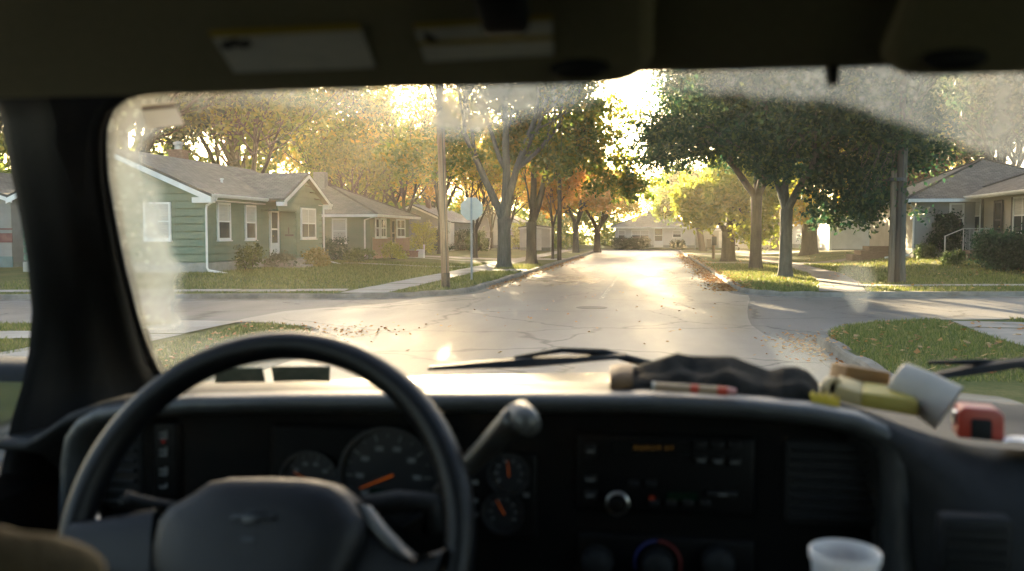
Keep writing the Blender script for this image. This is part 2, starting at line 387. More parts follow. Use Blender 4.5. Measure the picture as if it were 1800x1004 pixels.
# kerbs: swept along each block's outline
def kerb(q):
    r, s = CORNER[q]; pts = []
    N_ = q[0] == 'N'
    kx = XR if s > 0 else XL
    far = 60 * s
    def cl(x): return (YN if N_ else YS) + SK * x
    # along the cross street, the corner, then along the main street
    for x in np.linspace(kx + far, kx + s * (r + 0.3), 40): pts.append((float(x), cl(x)))
    y_end = YT - 0.1 if N_ else -8
    ymain = cl(kx) + (r + 0.2 if N_ else -(r + 0.2))
    a0 = Vector(pts[-1]); a1 = Vector((kx, cl(kx))); a2 = Vector((kx, ymain))
    for k in range(1, 12):
        t = k / 12
        pts.append(tuple(a0 * (1 - t) ** 2 + a1 * 2 * t * (1 - t) + a2 * t * t))
    for y in np.linspace(ymain, y_end, 50): pts.append((kx, float(y)))
    # keep it on the sd = 0 line in the corner
    out = []
    for x, y in pts:
        for _ in range(2):
            d = sd_block(q, x, y); e = 1e-3
            if abs(d) > 2: break
            gx, gy = (sd_block(q, x + e, y) - d) / e, (sd_block(q, x, y + e) - d) / e
            l = gx * gx + gy * gy or 1; x -= gx / l * d; y -= gy / l * d
        out.append(Vector((x, y, 0)))
    rows = []
    m = len(out)
    for i, p in enumerate(out):
        t = (out[min(i + 1, m - 1)] - out[max(i - 1, 0)]).normalized(); n = Vector((-t.y, t.x, 0))
        if sd_block(q, p.x + n.x * 0.2, p.y + n.y * 0.2) < 0: n = -n
        w = 0.012 * math.sin(i * 1.7) + 0.006 * math.sin(i * 5.1)
        rows.append([p + n * o_ + Vector((0, 0, z)) for o_, z in ((-0.32, -0.03), (-0.3, 0.006), (-0.02, 0.012), (0.0, 0.10 + w), (0.03, 0.138 + w), (0.17, 0.14 + w), (0.18, 0.02))])
    b = MB(); b.grid(rows); o = b.build('kerb', M_KERB); tag(o, kind='structure')
for q in CORNER: kerb(q)

# pavements draped on the lawns, in slabs with joints
def strip(name, path, w, m, lift=0.012, slab=1.5, gap=0.02):
    b = MB(); path = [Vector((p[0], p[1], 0)) for p in path]
    L = [0.0]
    for a, c in zip(path, path[1:]): L.append(L[-1] + (c - a).length)
    def at(s):
        for k in range(len(path) - 1):
            if s <= L[k + 1] or k == len(path) - 2:
                t = (s - L[k]) / max(1e-6, L[k + 1] - L[k]); return path[k].lerp(path[k + 1], t), (path[k + 1] - path[k]).normalized()
    s = 0; rr = random.Random(len(path) + int(w * 100))
    while s < L[-1] - 0.1:
        e = min(s + slab - gap, L[-1]); rows = []; dz = rr.uniform(-0.004, 0.012)
        for q_ in (s, (s + e) / 2, e):
            p, t = at(q_); n = Vector((-t.y, t.x, 0))
            rows.append([(p.x + n.x * w * k, p.y + n.y * w * k, lawn_z(p.x + n.x * w * k, p.y + n.y * w * k) + lift + dz) for k in (-0.5, -0.2, 0.2, 0.5)])
        b.grid(rows); s += slab
    return tag(b.build(name, m), kind='structure')
strip('sidewalk', [(-7.7, 23.6), (-7.75, 32), (-7.9, 60), (-7.9, 87)], 1.25, M_CONC)
strip('sidewalk', [(-60, 14.6 + 0), (-40, 18.3), (-12.6, 23.85), (-8.4, 24.7)], 1.0, M_CONC)
strip('sidewalk', [(5.2, 26.1), (6.1, 31), (6.9, 38), (7.1, 50), (7.1, 87)], 1.25, mat('old_pavement', (0.14, 0.115, 0.09), (0.24, 0.20, 0.16), 1.1, 0.9, 0.005, 30))
strip('sidewalk', [(5.9, 29.2), (12, 30.4), (40, 36)], 1.0, M_CONC)
strip('sidewalk', [(-8.0, -6), (-8.0, 15.6)], 1.25, M_CONC)
strip('sidewalk', [(-60, 4.5), (-9, 13.2), (-8.6, 13.3)], 1.1, M_CONC)
strip('sidewalk', [(5.9, -6), (5.9, 15.2), (6.1, 17.6)], 1.3, mat('tan_pavement', (0.21, 0.175, 0.14), (0.30, 0.26, 0.21), 1.3, 0.9, 0.005, 30), lift=0.014)
strip('sidewalk', [(6.9, 15.4), (40, 22.2)], 1.2, mat('tan_pavement', None), lift=0.01)
strip('path', [(-8.6, 42.4), (-12.4, 42.8), (-15, 43.2)], 1.0, M_CONC)       # house walk on the left
strip('path', [(-8.5, 50.5), (-14.6, 54)], 0.9, M_CONC)
strip('driveway', [(-5.35, 56.0), (-8, 56.1), (-24, 57.5)], 3.2, M_CONC)
strip('driveway', [(2.75, 50.3), (6, 50.2), (13.5, 50.5)], 2.6, mat('old_pavement', None))
strip('driveway', [(-5.35, 39.2), (-7.2, 39.0)], 2.2, M_CONC)
strip('driveway', [(2.75, 72), (12, 73)], 3.0, M_CONC)
# ------------------------------------------------------------------ ground cover
def in_view(x, y, margin=60):
    u, v = proj((x, y, 0.1)); return -margin < u < 1800 + margin
def grass_blades():
    rr = np.random.default_rng(3); P = []
    def scatter(n, x0, x1, y0, y1):
        for x, y in zip(rr.uniform(x0, x1, n), rr.uniform(y0, y1, n)):
            x, y = float(x), float(y)
            if y > 4 and in_view(x, y) and sd_block(quad(x, y), x, y) > 0.16: P.append((x, y, lawn_z(x, y)))
    def off_paths(x, y):
        if 7.0 < -x < 8.4: return False
        return True
    scatter(42000, 2.6, 9.5, 10.5, 20); scatter(9000, 9, 20, 12, 22); scatter(34000, -14, -5.2, 8.5, 17)
    scatter(16000, -20, -5.2, 20, 31); scatter(16000, 2.6, 14, 25, 34); scatter(30000, -17, -5.2, 30, 46); scatter(30000, 2.6, 20, 33, 50)
    P = np.array(P)
    # no blades on the pavements
    x, y = P[:, 0], P[:, 1]; off = y - SK * x
    on = ((x < -7.05) & (x > -8.4)) | ((off > YN) & (x > 4.6) & (np.abs(x - np.interp(y, [26, 31, 38, 50], [5.2, 6.1, 6.9, 7.1])) < .66)) \
        | ((off < YS) & (np.abs(x - 5.95) < .68)) | ((off > YN) & (x > 5.3) & (np.abs(off - 28.0) < .52)) | ((off > YN) & (x < -8) & (np.abs(off - 26.37) < .52)) \
        | ((x < -8.4) & (off < YS) & (np.abs(off - 14.95) < .6)) | ((x > 6.5) & (off < YS) & (np.abs(off - 14.05) < .62)) | ((x < -8) & (np.abs(y - 42.7) < .6)) | ((x > 2.7) & (x < 13.5) & (np.abs(y - 50.3) < 1.35)) | ((x < -5) & (x > -7.3) & (np.abs(y - 39.1) < 1.15))
    P = P[~on]; n = len(P)
    dist = P[:, 1]; w = (0.004 + dist * 0.00042)[:, None]; h = (rr.uniform(0.035, 0.085, n) * (0.75 + dist / 60))[:, None]
    a = rr.uniform(0, 6.283, n); d = np.stack([np.cos(a), np.sin(a), 0 * a], 1)
    lean = np.stack([rr.normal(0, 0.03, n), rr.normal(0, 0.03, n), 0 * a], 1)
    v = np.empty((n, 3, 3)); v[:, 0] = P - d * w; v[:, 1] = P + d * w; v[:, 2] = P + lean + np.concatenate([0 * h, 0 * h, h], 1)
    v[:, :2, 2] -= 0.01
    o = np_mesh('grass', v.reshape(-1, 3), np.arange(n * 3).reshape(-1, 3), leaf_mat('grass_blade', [(0.05, 0.07, 0.018), (0.09, 0.115, 0.028), (0.125, 0.14, 0.04), (0.20, 0.18, 0.07)], 0.3))
    tag(o, 'short green grass blades growing over the lawns and verges', 'grass', kind='stuff')
grass_blades()
def fallen_leaves():
    rr = np.random.default_rng(5); P = []
    def add(n, fx, fy, size):
        for _ in range(n):
            x, y = float(fx()), float(fy())
            q = quad(x, y); d = sd_block(q, x, y)
            z = lawn_z(x, y) + 0.035 if d > 0.18 else (0.15 if d > 0 else 0.016)
            P.append((x, y, z, size * rr.uniform(0.7, 1.35)))
    # drift along the right kerb, thinner on the left, scattered on the near-right grass
    add(3400, lambda: 2.6 - abs(rr.normal(0, 0.38)), lambda: 28 + 50 * rr.random() ** 1.3, 0.055)
    add(700, lambda: 2.6 + abs(rr.normal(0, 0.35)), lambda: 27 + 45 * rr.random(), 0.055)
    add(1500, lambda: -5.2 + abs(rr.normal(0, 0.28)), lambda: 28 + 40 * rr.random(), 0.05)
    add(260, lambda: rr.uniform(2.9, 8), lambda: rr.uniform(11, 17.5), 0.05)
    add(120, lambda: rr.uniform(-7, -5.2), lambda: rr.uniform(9, 15), 0.04)
    add(500, lambda: rr.uniform(4, 16), lambda: rr.uniform(28, 60), 0.06)
    add(160, lambda: rr.normal(-5.6, .7), lambda: rr.normal(15.4, .7), 0.035)
    add(120, lambda: rr.uniform(-5, 2.4), lambda: rr.uniform(12, 30), 0.035)
    add(300, lambda: rr.normal(2.4, .3), lambda: rr.normal(14.6, 1.0), 0.035)
    P = np.array(P); n = len(P); c = P[:, :3]; s = P[:, 3:4]
    a = rr.uniform(0, 6.283, n); t = rr.normal(0, 0.35, (n, 2))
    d1 = np.stack([np.cos(a), np.sin(a), t[:, 0]], 1) * s; d2 = np.stack([-np.sin(a), np.cos(a), t[:, 1]], 1) * s * 0.75
    v = np.stack([c - d1, c - d2 * .9 + d1 * .2, c + d1, c + d2], 1); v[:, :, 2] = np.maximum(v[:, :, 2], (c[:, 2] - 0.008)[:, None])
    o = np_mesh('fallen_leaves', v.reshape(-1, 3), np.arange(n * 4).reshape(-1, 4), leaf_mat('dead_leaf', [(0.16, 0.07, 0.025), (0.30, 0.12, 0.03), (0.38, 0.20, 0.06), (0.24, 0.14, 0.07), (0.45, 0.30, 0.12)], 0.2))
    tag(o, 'dry orange and brown leaves lying in drifts along the kerbs', 'fallen leaves', kind='stuff')
fallen_leaves()

# ------------------------------------------------------------------ trees and bushes
def bark(name, a, b): return mat(name, a, b, 3.0, 0.95, 0.03, 9, stretch=(4, 4, 0.7), ramp=(0.3, 0.7))
BK_GREY = bark('grey_bark', (0.045, 0.047, 0.038), (0.115, 0.115, 0.095))
BK_DARK = bark('dark_bark', (0.025, 0.021, 0.016), (0.07, 0.058, 0.044))
LEAF = {
    'maple': [(0.036, 0.062, 0.014), (0.06, 0.09, 0.018), (0.10, 0.115, 0.02), (0.19, 0.14, 0.022)],
    'dark': [(0.006, 0.026, 0.017), (0.009, 0.036, 0.021), (0.016, 0.050, 0.024), (0.06, 0.09, 0.022)],
    'green': [(0.04, 0.072, 0.020), (0.065, 0.10, 0.024), (0.10, 0.13, 0.028), (0.15, 0.15, 0.03)],
    'gold': [(0.12, 0.14, 0.03), (0.20, 0.19, 0.034), (0.29, 0.22, 0.035), (0.29, 0.17, 0.035)],
    'orange': [(0.22, 0.16, 0.04), (0.34, 0.21, 0.05), (0.38, 0.20, 0.05), (0.28, 0.15, 0.04)],
    'plum': [(0.035, 0.014, 0.014), (0.06, 0.022, 0.02), (0.09, 0.035, 0.025), (0.05, 0.03, 0.02)],
    'bush': [(0.03, 0.055, 0.02), (0.05, 0.08, 0.025), (0.075, 0.11, 0.03)],
    'straw': [(0.10, 0.10, 0.03), (0.19, 0.16, 0.05), (0.26, 0.20, 0.08)],
    'grey': [(0.07, 0.08, 0.05), (0.11, 0.115, 0.075), (0.08, 0.09, 0.06)],
    'needle': [(0.007, 0.024, 0.015), (0.012, 0.036, 0.020), (0.02, 0.05, 0.022)],
    'lime': [(0.09, 0.12, 0.025), (0.15, 0.17, 0.03), (0.22, 0.21, 0.04)],
}
def leaves(name, clusters, n_each, size, kind, parent, seed, flat=0.75, droop=0.0):
    """clusters: (x, y, z, radius). Leaf-sized faces spread through every cluster."""
    rr = np.random.default_rng(seed)
    C = np.repeat(np.array([c[:3] for c in clusters]), n_each, 0); S = np.repeat(np.array([c[3] for c in clusters]), n_each)[:, None]
    n = len(C)
    p = C + rr.normal(0, 1, (n, 3)) * S * np.array([0.55, 0.55, 0.55 * flat])
    p[:, 2] -= droop * np.abs(rr.normal(0, 1, n))
    d1 = rr.normal(0, 1, (n, 3)); d1 /= np.linalg.norm(d1, axis=1)[:, None]
    d2 = rr.normal(0, 1, (n, 3)); d2 -= d1 * (d1 * d2).sum(1)[:, None]; d2 /= np.linalg.norm(d2, axis=1)[:, None]
    s = size * rr.uniform(0.65, 1.35, n)[:, None]
    v = np.stack([p - d1 * s, p - d2 * s * 0.55, p + d1 * s, p + d2 * s * 0.55], 1)
    return np_mesh(name, v.reshape(-1, 3), np.arange(n * 4).reshape(-1, 4), leaf_mat('leaf_' + kind, LEAF[kind], 0.68 if kind in ('gold', 'orange', 'lime', 'maple', 'green') else .42), parent)
Z_ = Vector((0, 0, 1))
def tree(name, label, base, stems, r0, fork, seed, kind, bk, cat='tree', group=None, levels=3, kids=4, n_leaf=55, leaf=0.11, clus=0.75, lean=(0, 0), extra=(), up=0.12, spread=(28, 55), keep=None, shrink=0.68, bare=0.0):
    """base: root point. stems: (direction deg in plan, tilt from vertical deg, length, radius share).
    Trunk, limbs and twigs become one mesh, the leaves another."""
    rr = random.Random(seed); root = empty(name, base, label, cat, group)
    w = MB(); cl = []
    def grow(p, d, L, r, lv):
        n = 4; pts = [p]; rad = [r]; q = p.copy(); dd = d.copy()
        for i in range(n):
            dd = (dd + Vector((rr.gauss(0, .10), rr.gauss(0, .10), rr.gauss(0, .06) + up * (1 if lv else .6)))).normalized()
            q = q + dd * (L / n); pts.append(q.copy()); rad.append(r * (1 - 0.42 * (i + 1) / n))
        w.tube(pts, rad, 9 if lv == 0 else (6 if lv == 1 else 4), cap=lv > 1)
        if lv >= levels:
            for k in (2, 3, 4):
                if rr.random() >= bare and (keep is None or keep(pts[k] + Vector(base))): cl.append((*pts[k], clus * rr.uniform(.7, 1.25)))
            return
        for c in range(kids if lv else kids + 1):
            t = rr.choice((2, 3, 4, 4)) if c else 4
            o = dd.orthogonal().normalized(); o.rotate(Matrix.Rotation(rr.uniform(0, 6.283), 3, dd))
            ang = R(rr.uniform(*spread) if c else rr.uniform(5, 22))
            nd = dd * math.cos(ang) + o * math.sin(ang)
            if nd.z < -0.25: nd.z *= 0.3
            grow(pts[t], nd.normalized(), L * shrink * rr.uniform(.8, 1.15), rad[t] * (0.72 if c else 0.9), lv + 1)
    fx, fy = lean[0], lean[1]
    tp = [(0, 0, -0.15), (0, 0, 0.0), (fx * .1, fy * .1, 0.12 * fork), (fx * .35, fy * .35, 0.4 * fork), (fx * .7, fy * .7, .75 * fork), (fx, fy, fork)]
    w.tube([Vector(p) for p in tp], [r0 * 1.45, r0 * 1.32, r0 * 1.06, r0 * .95, r0 * .92, r0 * .98], 14)
    top = Vector((fx, fy, fork))
    for az, tilt, L, rs in stems:
        a, t = R(az), R(tilt)
        grow(top - Vector((0, 0, r0 * .5)), Vector((math.cos(a) * math.sin(t), math.sin(a) * math.sin(t), math.cos(t))), L, r0 * rs, 0)
    own = [Vector(c[:3]) for c in cl[::3]]
    for cx, cy, cz, rx, ry, rz, n in extra:                     # low hanging sprays, and high ones added for shade
        for i_ in range(n):
            if i_ % 7 == 0:                                   # a new spray of leaves
                q = Vector((rr.gauss(0, 1), rr.gauss(0, 1), rr.gauss(0, 1))); q = q.normalized() * rr.random() ** .45; hub = Vector((cx + q.x * rx, cy + q.y * ry, cz + q.z * rz))
            p = hub + Vector((rr.gauss(0, .55), rr.gauss(0, .55), rr.gauss(0, .26))); cl.append((*p, clus * rr.uniform(.35, .65)))
            if i_ % 7 == 0: a_ = min(own, key=lambda c: (c - p).length_squared) if own else p; w.tube([a_, a_.lerp(p, .5) + Vector((rr.gauss(0, .15), rr.gauss(0, .15), .18)), p], [.022, .016, .007], 4)
    o = w.build('trunk', bk, None, smooth=True); o.parent = root
    leaves('crown', cl, n_leaf, leaf, kind, root, seed)
    return root
def bush(name, label, c, r, h, seed, kind, cat='bush', group=None, n=34, n_leaf=60, leaf=0.05, squarish=False, up_leaf=False):
    """c: ground point; leaf clusters fill a dome (or a clipped block), on a few bare stems."""
    rr = random.Random(seed); root = empty(name, c, label, cat, group); cl = []; w = MB()
    rx, ry = r if isinstance(r, tuple) else (r, r)
    for i in range(n):
        if squarish: p = (rr.uniform(-rx, rx), rr.uniform(-ry, ry), rr.uniform(.1, .95) * h); s = .16 * min(2, h) + .06
        else:
            a, q, t = rr.uniform(0, 6.283), math.sqrt(rr.random()), rr.random()
            wd = math.sqrt(max(0.05, 1 - (t * 1.05 - .25) ** 2)) if t < 1 else .3
            p = (rx * q * wd * math.cos(a), ry * q * wd * math.sin(a), h * (.08 + .86 * t)); s = .20 * min(rx, ry) + .08
        cl.append((*p, s))
        if i % 4 == 0: w.tube([(p[0] * .15, p[1] * .15, -0.05), (p[0] * .5, p[1] * .5, p[2] * .55), p], [.025, .016, .006], 4)
    o = w.build('stem', BK_DARK); o.parent = root
    leaves('foliage', cl, n_leaf, leaf, kind, root, seed, flat=1.0)
    return root
# ------------------------------------------------------------------ trees: the street's own
SP = lambda *a: list(a)
tree('tree', 'big grey-barked tree with three stems, on the verge behind the octagonal sign', (-6.83, 42.2, 0.13), SP((175, 21, 4.6, .62), (95, 5, 5.0, .6), (15, 13, 4.8, .72)), 0.33, 2.3, 11, 'maple', BK_GREY, extra=((-3.2, 0, 5.4, 2.3, 1.6, 1.3, 100), (1.6, .5, 5.6, 2.4, 1.6, 1.1, 50), (-1.2, 1, 11.8, 5.2, 3.6, 1.9, 330)), levels=3, n_leaf=22, leaf=0.13, clus=0.8, spread=(25, 50), bare=0.1)  # dense upper sprays, out of view, added to keep sun off the cab
tree('tree', 'dark V-forked tree standing behind the big grey three-stemmed tree', (-6.3, 48, 0.13), SP((150, 9, 4.3, .72), (8, 27, 4.2, .7), (-80, 30, 2.4, .25)), 0.29, 2.2, 23, 'maple', BK_DARK, extra=((3.0, 0, 5.4, 3.0, 2.2, 1.4, 90), (4.6, 0, 4.2, 1.8, 1.4, .8, 50), (4.2, 0, 7.6, 2.6, 1.4, 1.2, 45)), n_leaf=30, leaf=0.14, clus=0.85, spread=(28, 58), up=0.08)
tree('tree', 'thin young tree with orange leaves beside the brown wooden pole', (-6.1, 56.7, 0.13), SP((200, 14, 1.9, .7), (20, 12, 2.0, .8), (90, 20, 1.6, .5)), 0.09, 2.0, 31, 'orange', BK_DARK, n_leaf=16, leaf=0.12, clus=0.55, up=0.05)
tree('tree', 'hazy orange tree on the left verge before the road end, nearer of two', (-6.2, 75.5, 0.13), SP((170, 20, 2.3, .7), (30, 24, 2.2, .7), (-60, 24, 2.0, .5)), 0.26, 2.4, 37, 'orange', BK_GREY, n_leaf=22, leaf=0.15, clus=0.8, up=0.06)
tree('tree', 'hazy golden tree on the left verge by the road end, farther of two', (-4.9, 83.5, 0.13), SP((10, 34, 2.3, .7), (170, 26, 2.2, .7), (-70, 28, 2.0, .6)), 0.30, 2.0, 41, 'gold', BK_DARK, n_leaf=24, leaf=0.15, clus=0.8, up=0.03)
tree('tree', 'grey-trunked tree with a dense dark crown, nearest of the right verge trees', (4.85, 34.4, 0.13), SP((10, 32, 3.6, .6), (120, 22, 3.4, .55), (-60, 36, 3.2, .55), (60, 12, 3.8, .6)), 0.235, 2.5, 53, 'dark', BK_GREY, extra=((1.2, -1.0, 4.6, 3.9, 3.2, 1.5, 230), (1.9, -1.6, 2.7, 1.3, 1.2, .8, 60)), n_leaf=50, leaf=0.092, clus=0.8, up=0.0, spread=(25, 60), bare=.1)
tree('tree', 'brown-trunked dark green tree forking wide, second of the right verge trees', (4.68, 42.5, 0.13), SP((185, 30, 3.6, .66), (15, 24, 3.5, .66), (-80, 30, 3.0, .5), (85, 16, 3.5, .5)), 0.26, 3.3, 61, 'dark', BK_DARK, extra=((-.8, -.6, 5.9, 4.2, 3.0, 1.2, 190), (-3.6, -.4, 6.4, 1.6, 1.4, 1.4, 45)), n_leaf=50, leaf=0.10, clus=0.9, up=0.02, spread=(25, 60))
tree('tree', 'short stout tree with sunlit lime yellow leaves on the right verge', (4.37, 53.6, 0.13), SP((200, 48, 1.5, .5), (-40, 45, 1.5, .5), (60, 30, 1.9, .6), (100, 10, 2.2, .6)), 0.40, 1.7, 67, 'lime', BK_DARK, extra=((-.4, -.8, 3.4, 2.2, 1.8, 1.3, 90), (-1.6, -.5, 4.4, 1.4, 1.4, .8, 30)), n_leaf=22, leaf=0.15, clus=0.7, up=0.0, spread=(25, 60))
tree('tree', 'very stout old trunk with yellow leaves on the lawn left of the white garage', (10.4, 63, lawn_z(10.4, 63)), SP((180, 26, 3.4, .5), (0, 28, 3.4, .5), (90, 12, 3.8, .6)), 0.52, 3.0, 71, 'gold', BK_DARK, extra=((-.5, -1.5, 3.0, 3.2, 1.2, .9, 80), (2.5, -1, 4.8, 2.2, 1.5, 1.0, 60)), n_leaf=20, leaf=0.17, clus=0.9, up=0.02)
tree('tree', 'dark trunk seen between the two brown-trunked right verge trees, far back', (11.0, 84, lawn_z(11, 84)), SP((180, 20, 3.2, .5), (10, 24, 3.2, .5), (80, 14, 3.4, .6)), 0.5, 3.0, 73, 'green', BK_DARK, n_leaf=18, leaf=0.19, clus=0.9)
tree('tree', 'leaning hazy tree at the far end of the right kerb by the round sign', (4.5, 82.5, 0.13), SP((175, 40, 2.4, .6), (20, 24, 2.4, .65), (-70, 28, 2.2, .5)), 0.3, 2.4, 79, 'green', BK_DARK, n_leaf=24, leaf=0.16, clus=0.8, up=0.02, lean=(-.4, 0))
tree('tree', 'plum-leaved small tree in front of the white garage', (15.2, 62, lawn_z(15.2, 62)), SP((180, 42, 1.9, .6), (0, 38, 2.0, .6), (-90, 40, 1.7, .5), (90, 20, 1.9, .5)), 0.17, 1.8, 83, 'plum', BK_DARK, n_leaf=26, leaf=0.13, clus=0.7, up=-0.02, spread=(25, 60))
tree('tree', 'greenish tapering trunk standing close beside the right utility pole', (8.12, 31.5, lawn_z(8.1, 31.5)), SP((20, 30, 2.2, .6), (180, 36, 2.6, .6), (-80, 30, 2.2, .5), (80, 16, 2.6, .6)), 0.125, 5.0, 89, 'dark', BK_GREY, n_leaf=13, leaf=0.12, clus=0.7, up=0.05, spread=(25, 62))

# trees behind the houses: five kinds, each built once and copied
def wood(i, kind, bk, seed, bare=0.0, **kw):
    return tree('tree', None, (0, 0, 0), SP((170, 18, 4.6, .6), (20, 20, 4.6, .6), (-80, 22, 4.2, .5), (90, 8, 5.2, .6)), 0.33, 3.2, seed, kind, bk, n_leaf=(15 if kind == 'dark' else 11), leaf=0.19, clus=1.0, up=0.06, bare=bare, **kw)
protos = {k: wood(i, k, BK_DARK, 100 + i, bare=.25 if k != 'dark' else .12) for i, k in enumerate(('dark', 'green', 'gold', 'maple', 'orange'))}
used = {k: False for k in protos}
def place(kind, x, y, s, rz, label, group):
    r = protos[kind] if not used[kind] else copy_tree(protos[kind]); used[kind] = True
    r.location = (x, y, lawn_z(x, y) - 0.05 if y < YT else 0.2); r.scale = (s, s, s * 1.0); r.rotation_euler = (0, 0, R(rz))
    tag(r, label, 'tree', group)
LG = ('tall dark leafy tree in the woods behind the green house', 'woods behind the green house')
for k, x, y, s, rz in (('dark', -27, 44.5, 1.0, 10), ('dark', -31.5, 50, 1.05, 70), ('green', -24.5, 53, .95, 130), ('dark', -36, 44, 1.1, 200), ('dark', -29, 60, 1.15, 250), ('maple', -24, 66, 1.05, 300), ('green', -38, 60, 1.2, 20), ('dark', -41, 51, 1.1, 20), ('maple', -34, 72, 1.2, 95)):
    place(k, x, y, s, rz, *LG)
LG = ('tall golden backlit tree in the woods behind the hip-roofed house', 'woods behind the hip-roofed house')
for k, x, y, s, rz in (('gold', -21.5, 70, .64, 40), ('green', -25.5, 76, .68, 160), ('orange', -20, 82, .66, 220), ('gold', -14.8, 63.5, .84, 80), ('green', -17.8, 64.5, .7, 200), ('maple', -26, 92, .7, 280), ('orange', -15.5, 88, .55, 100), ('gold', -33, 86, .85, 330), ('orange', -11.0, 70, .58, 10), ('green', -20.5, 61, .62, 15), ('gold', -11.2, 57.5, .52, 75)):
    place(k, x, y, s, rz, *LG)
LG = ('pale hazy tree beyond the house at the road end', 'trees beyond the road end')
for k, x, y, s, rz in (('orange', -13, 112, .7, 40), ('gold', -6, 118, .62, 160), ('green', 3, 122, .6, 220), ('gold', 10, 116, .7, 280), ('maple', 18, 113, 1.0, 100), ('gold', 27, 118, 1.05, 330), ('green', -22, 116, 1.0, 10), ('gold', 0, 140, .7, 70), ('green', 14, 136, .8, 200), ('gold', -16, 138, .8, 310), ('gold', 36, 126, 1.1, 120), ('gold', -34, 122, 1.1, 120)):
    place(k, x, y, s, rz, *LG)
LG = ('tall leafy tree rising behind the two grey and cream houses', 'trees behind the right houses')
for k, x, y, s, rz in (('dark', 22, 62, .95, 40), ('green', 28, 55, 1.0, 160), ('dark', 33, 62, 1.1, 220), ('maple', 19, 76, 1.0, 280), ('dark', 26, 74, 1.1, 100), ('green', 39, 58, 1.1, 330), ('maple', 12.5, 97, .95, 30), ('green', 20, 92, 1.0, 140), ('dark', 30, 88, 1.1, 10)):
    place(k, x, y, s, rz, *LG)

# understorey: the low scrub of the woods behind the houses, one mass
def scrub():
    rr = np.random.default_rng(77); cl = []
    def add(n, x0, x1, y0, y1, h):
        for _ in range(n):
            f = rr.random(); y = y0 + (y1 - y0) * f + rr.normal(0, 1.2); x = x0 + (x1 - x0) * f + rr.normal(0, 1.2); cl.append((x, y, .2 + h * rr.random() ** 1.4, rr.uniform(.8, 1.4)))
    add(260, -44, -27, 47, 64, 7); add(240, -27, -20, 66, 100, 5.5); add(330, -45, -4.5, 116, 112, 5.5); add(320, 5, 48, 112, 117, 5.5); add(120, 22, 44, 80, 68, 5); add(120, 25, 14, 84, 104, 4.5); add(70, -20.5, -12, 103, 101, 4)
    o = leaves('undergrowth', cl, 60, .26, 'green', None, 78, flat=1.0); tag(o, 'green scrub filling the ground beneath the far trees', 'undergrowth', kind='stuff')
scrub()

# ------------------------------------------------------------------ bushes
def gz(u, v, z): p = atz(u, v, z); return (p.x, p.y, lawn_z(p.x, p.y))
bush('shrub', 'leafy green shrub at the corner bed of the green house', gz(438, 475, .28), .62, .95, 1, 'bush')
bush('shrub', 'low grey-green shrub before the white front door', gz(492, 471, .28), .6, .55, 2, 'grey')
bush('shrub', 'tawny yellow shrub under the paired window of the gabled porch', gz(556, 469, .28), .5, .72, 3, 'straw')
bush('shrub', 'tiny low green plant beside the white downspout', gz(405, 475, .28), .35, .32, 4, 'bush', n=14)
bush('hedge', 'dark clipped hedge between the two green houses', gz(587, 458, .28), (.55, .5), 1.2, 5, 'needle', cat='hedge', squarish=True)
bush('shrub', 'low plants along the side wall of the hip-roofed house', gz(632, 461, .28), (.9, .3), .65, 6, 'bush')
bush('shrub', 'round light green shrub before the brick porch', gz(692, 455, .28), .7, .85, 7, 'lime')
bush('shrub', 'large feathery yellow-green bush beside the brick porch', gz(743, 447, .28), (1.0, .8), 2.25, 8, 'lime', n=60, leaf=.06)
bush('shrub', 'dark spreading evergreen before the grey gabled house', gz(775, 441, .28), (1.0, .8), 1.9, 9, 'needle', n=50, leaf=.07)
bush('shrub', 'dark rounded bush behind the octagonal sign', gz(812, 440, .28), (1.4, 1.0), 1.75, 10, 'needle', n=55, leaf=.08)
bush('shrub', 'mid green rounded bush close behind the sign post', gz(838, 441, .28), (.9, .8), 1.6, 12, 'bush', n=45, leaf=.08)
bush('shrub', 'yellowish bush seen between the two big left verge trees', gz(912, 437, .28), (1.4, 1.2), 2.6, 13, 'lime', n=60, leaf=.09)
bush('shrub', 'dark conifer shrub in front of the grey house', gz(1655, 452, .65), (.95, .9), 2.15, 14, 'needle', n=110, n_leaf=90, leaf=.075)
bush('shrub', 'low pale green shrub left of the dark conifer shrub', gz(1628, 453, .65), .45, .55, 15, 'bush')
bush('shrub', 'low green plant beside the front steps with the white rail', gz(1677, 458, .65), .4, .5, 16, 'bush')
bush('hedge', 'dark clipped hedge under the window of the cream house', gz(1776, 463, .62), (1.05, .6), 1.35, 17, 'needle', cat='hedge', squarish=True, n=150, n_leaf=100, leaf=.055)
bush('hedge', 'brownish hedge beside the stoop of the grey house', gz(1540, 437, .5), (.8, .5), 1.25, 18, 'straw', cat='hedge', squarish=True, n=50)
bush('shrub', 'small shrub against the white garage wall', gz(1461, 441, .4), .5, .8, 19, 'bush')
bush('shrub', 'dark shrub between the stout old trunk and the white garage', gz(1424, 441, .35), .9, 1.3, 20, 'needle', n=40, leaf=.07)
bush('hedge', 'long dark hedge before the house at the road end', (-2.2, 98.4, .12), (1.9, .5), 1.05, 21, 'needle', cat='hedge', squarish=True, n=90, leaf=.08)
bush('hedge', 'short dark hedge under the small window at the road end', (2.75, 98.4, .12), (.65, .5), .8, 22, 'needle', cat='hedge', squarish=True, n=40, leaf=.08)

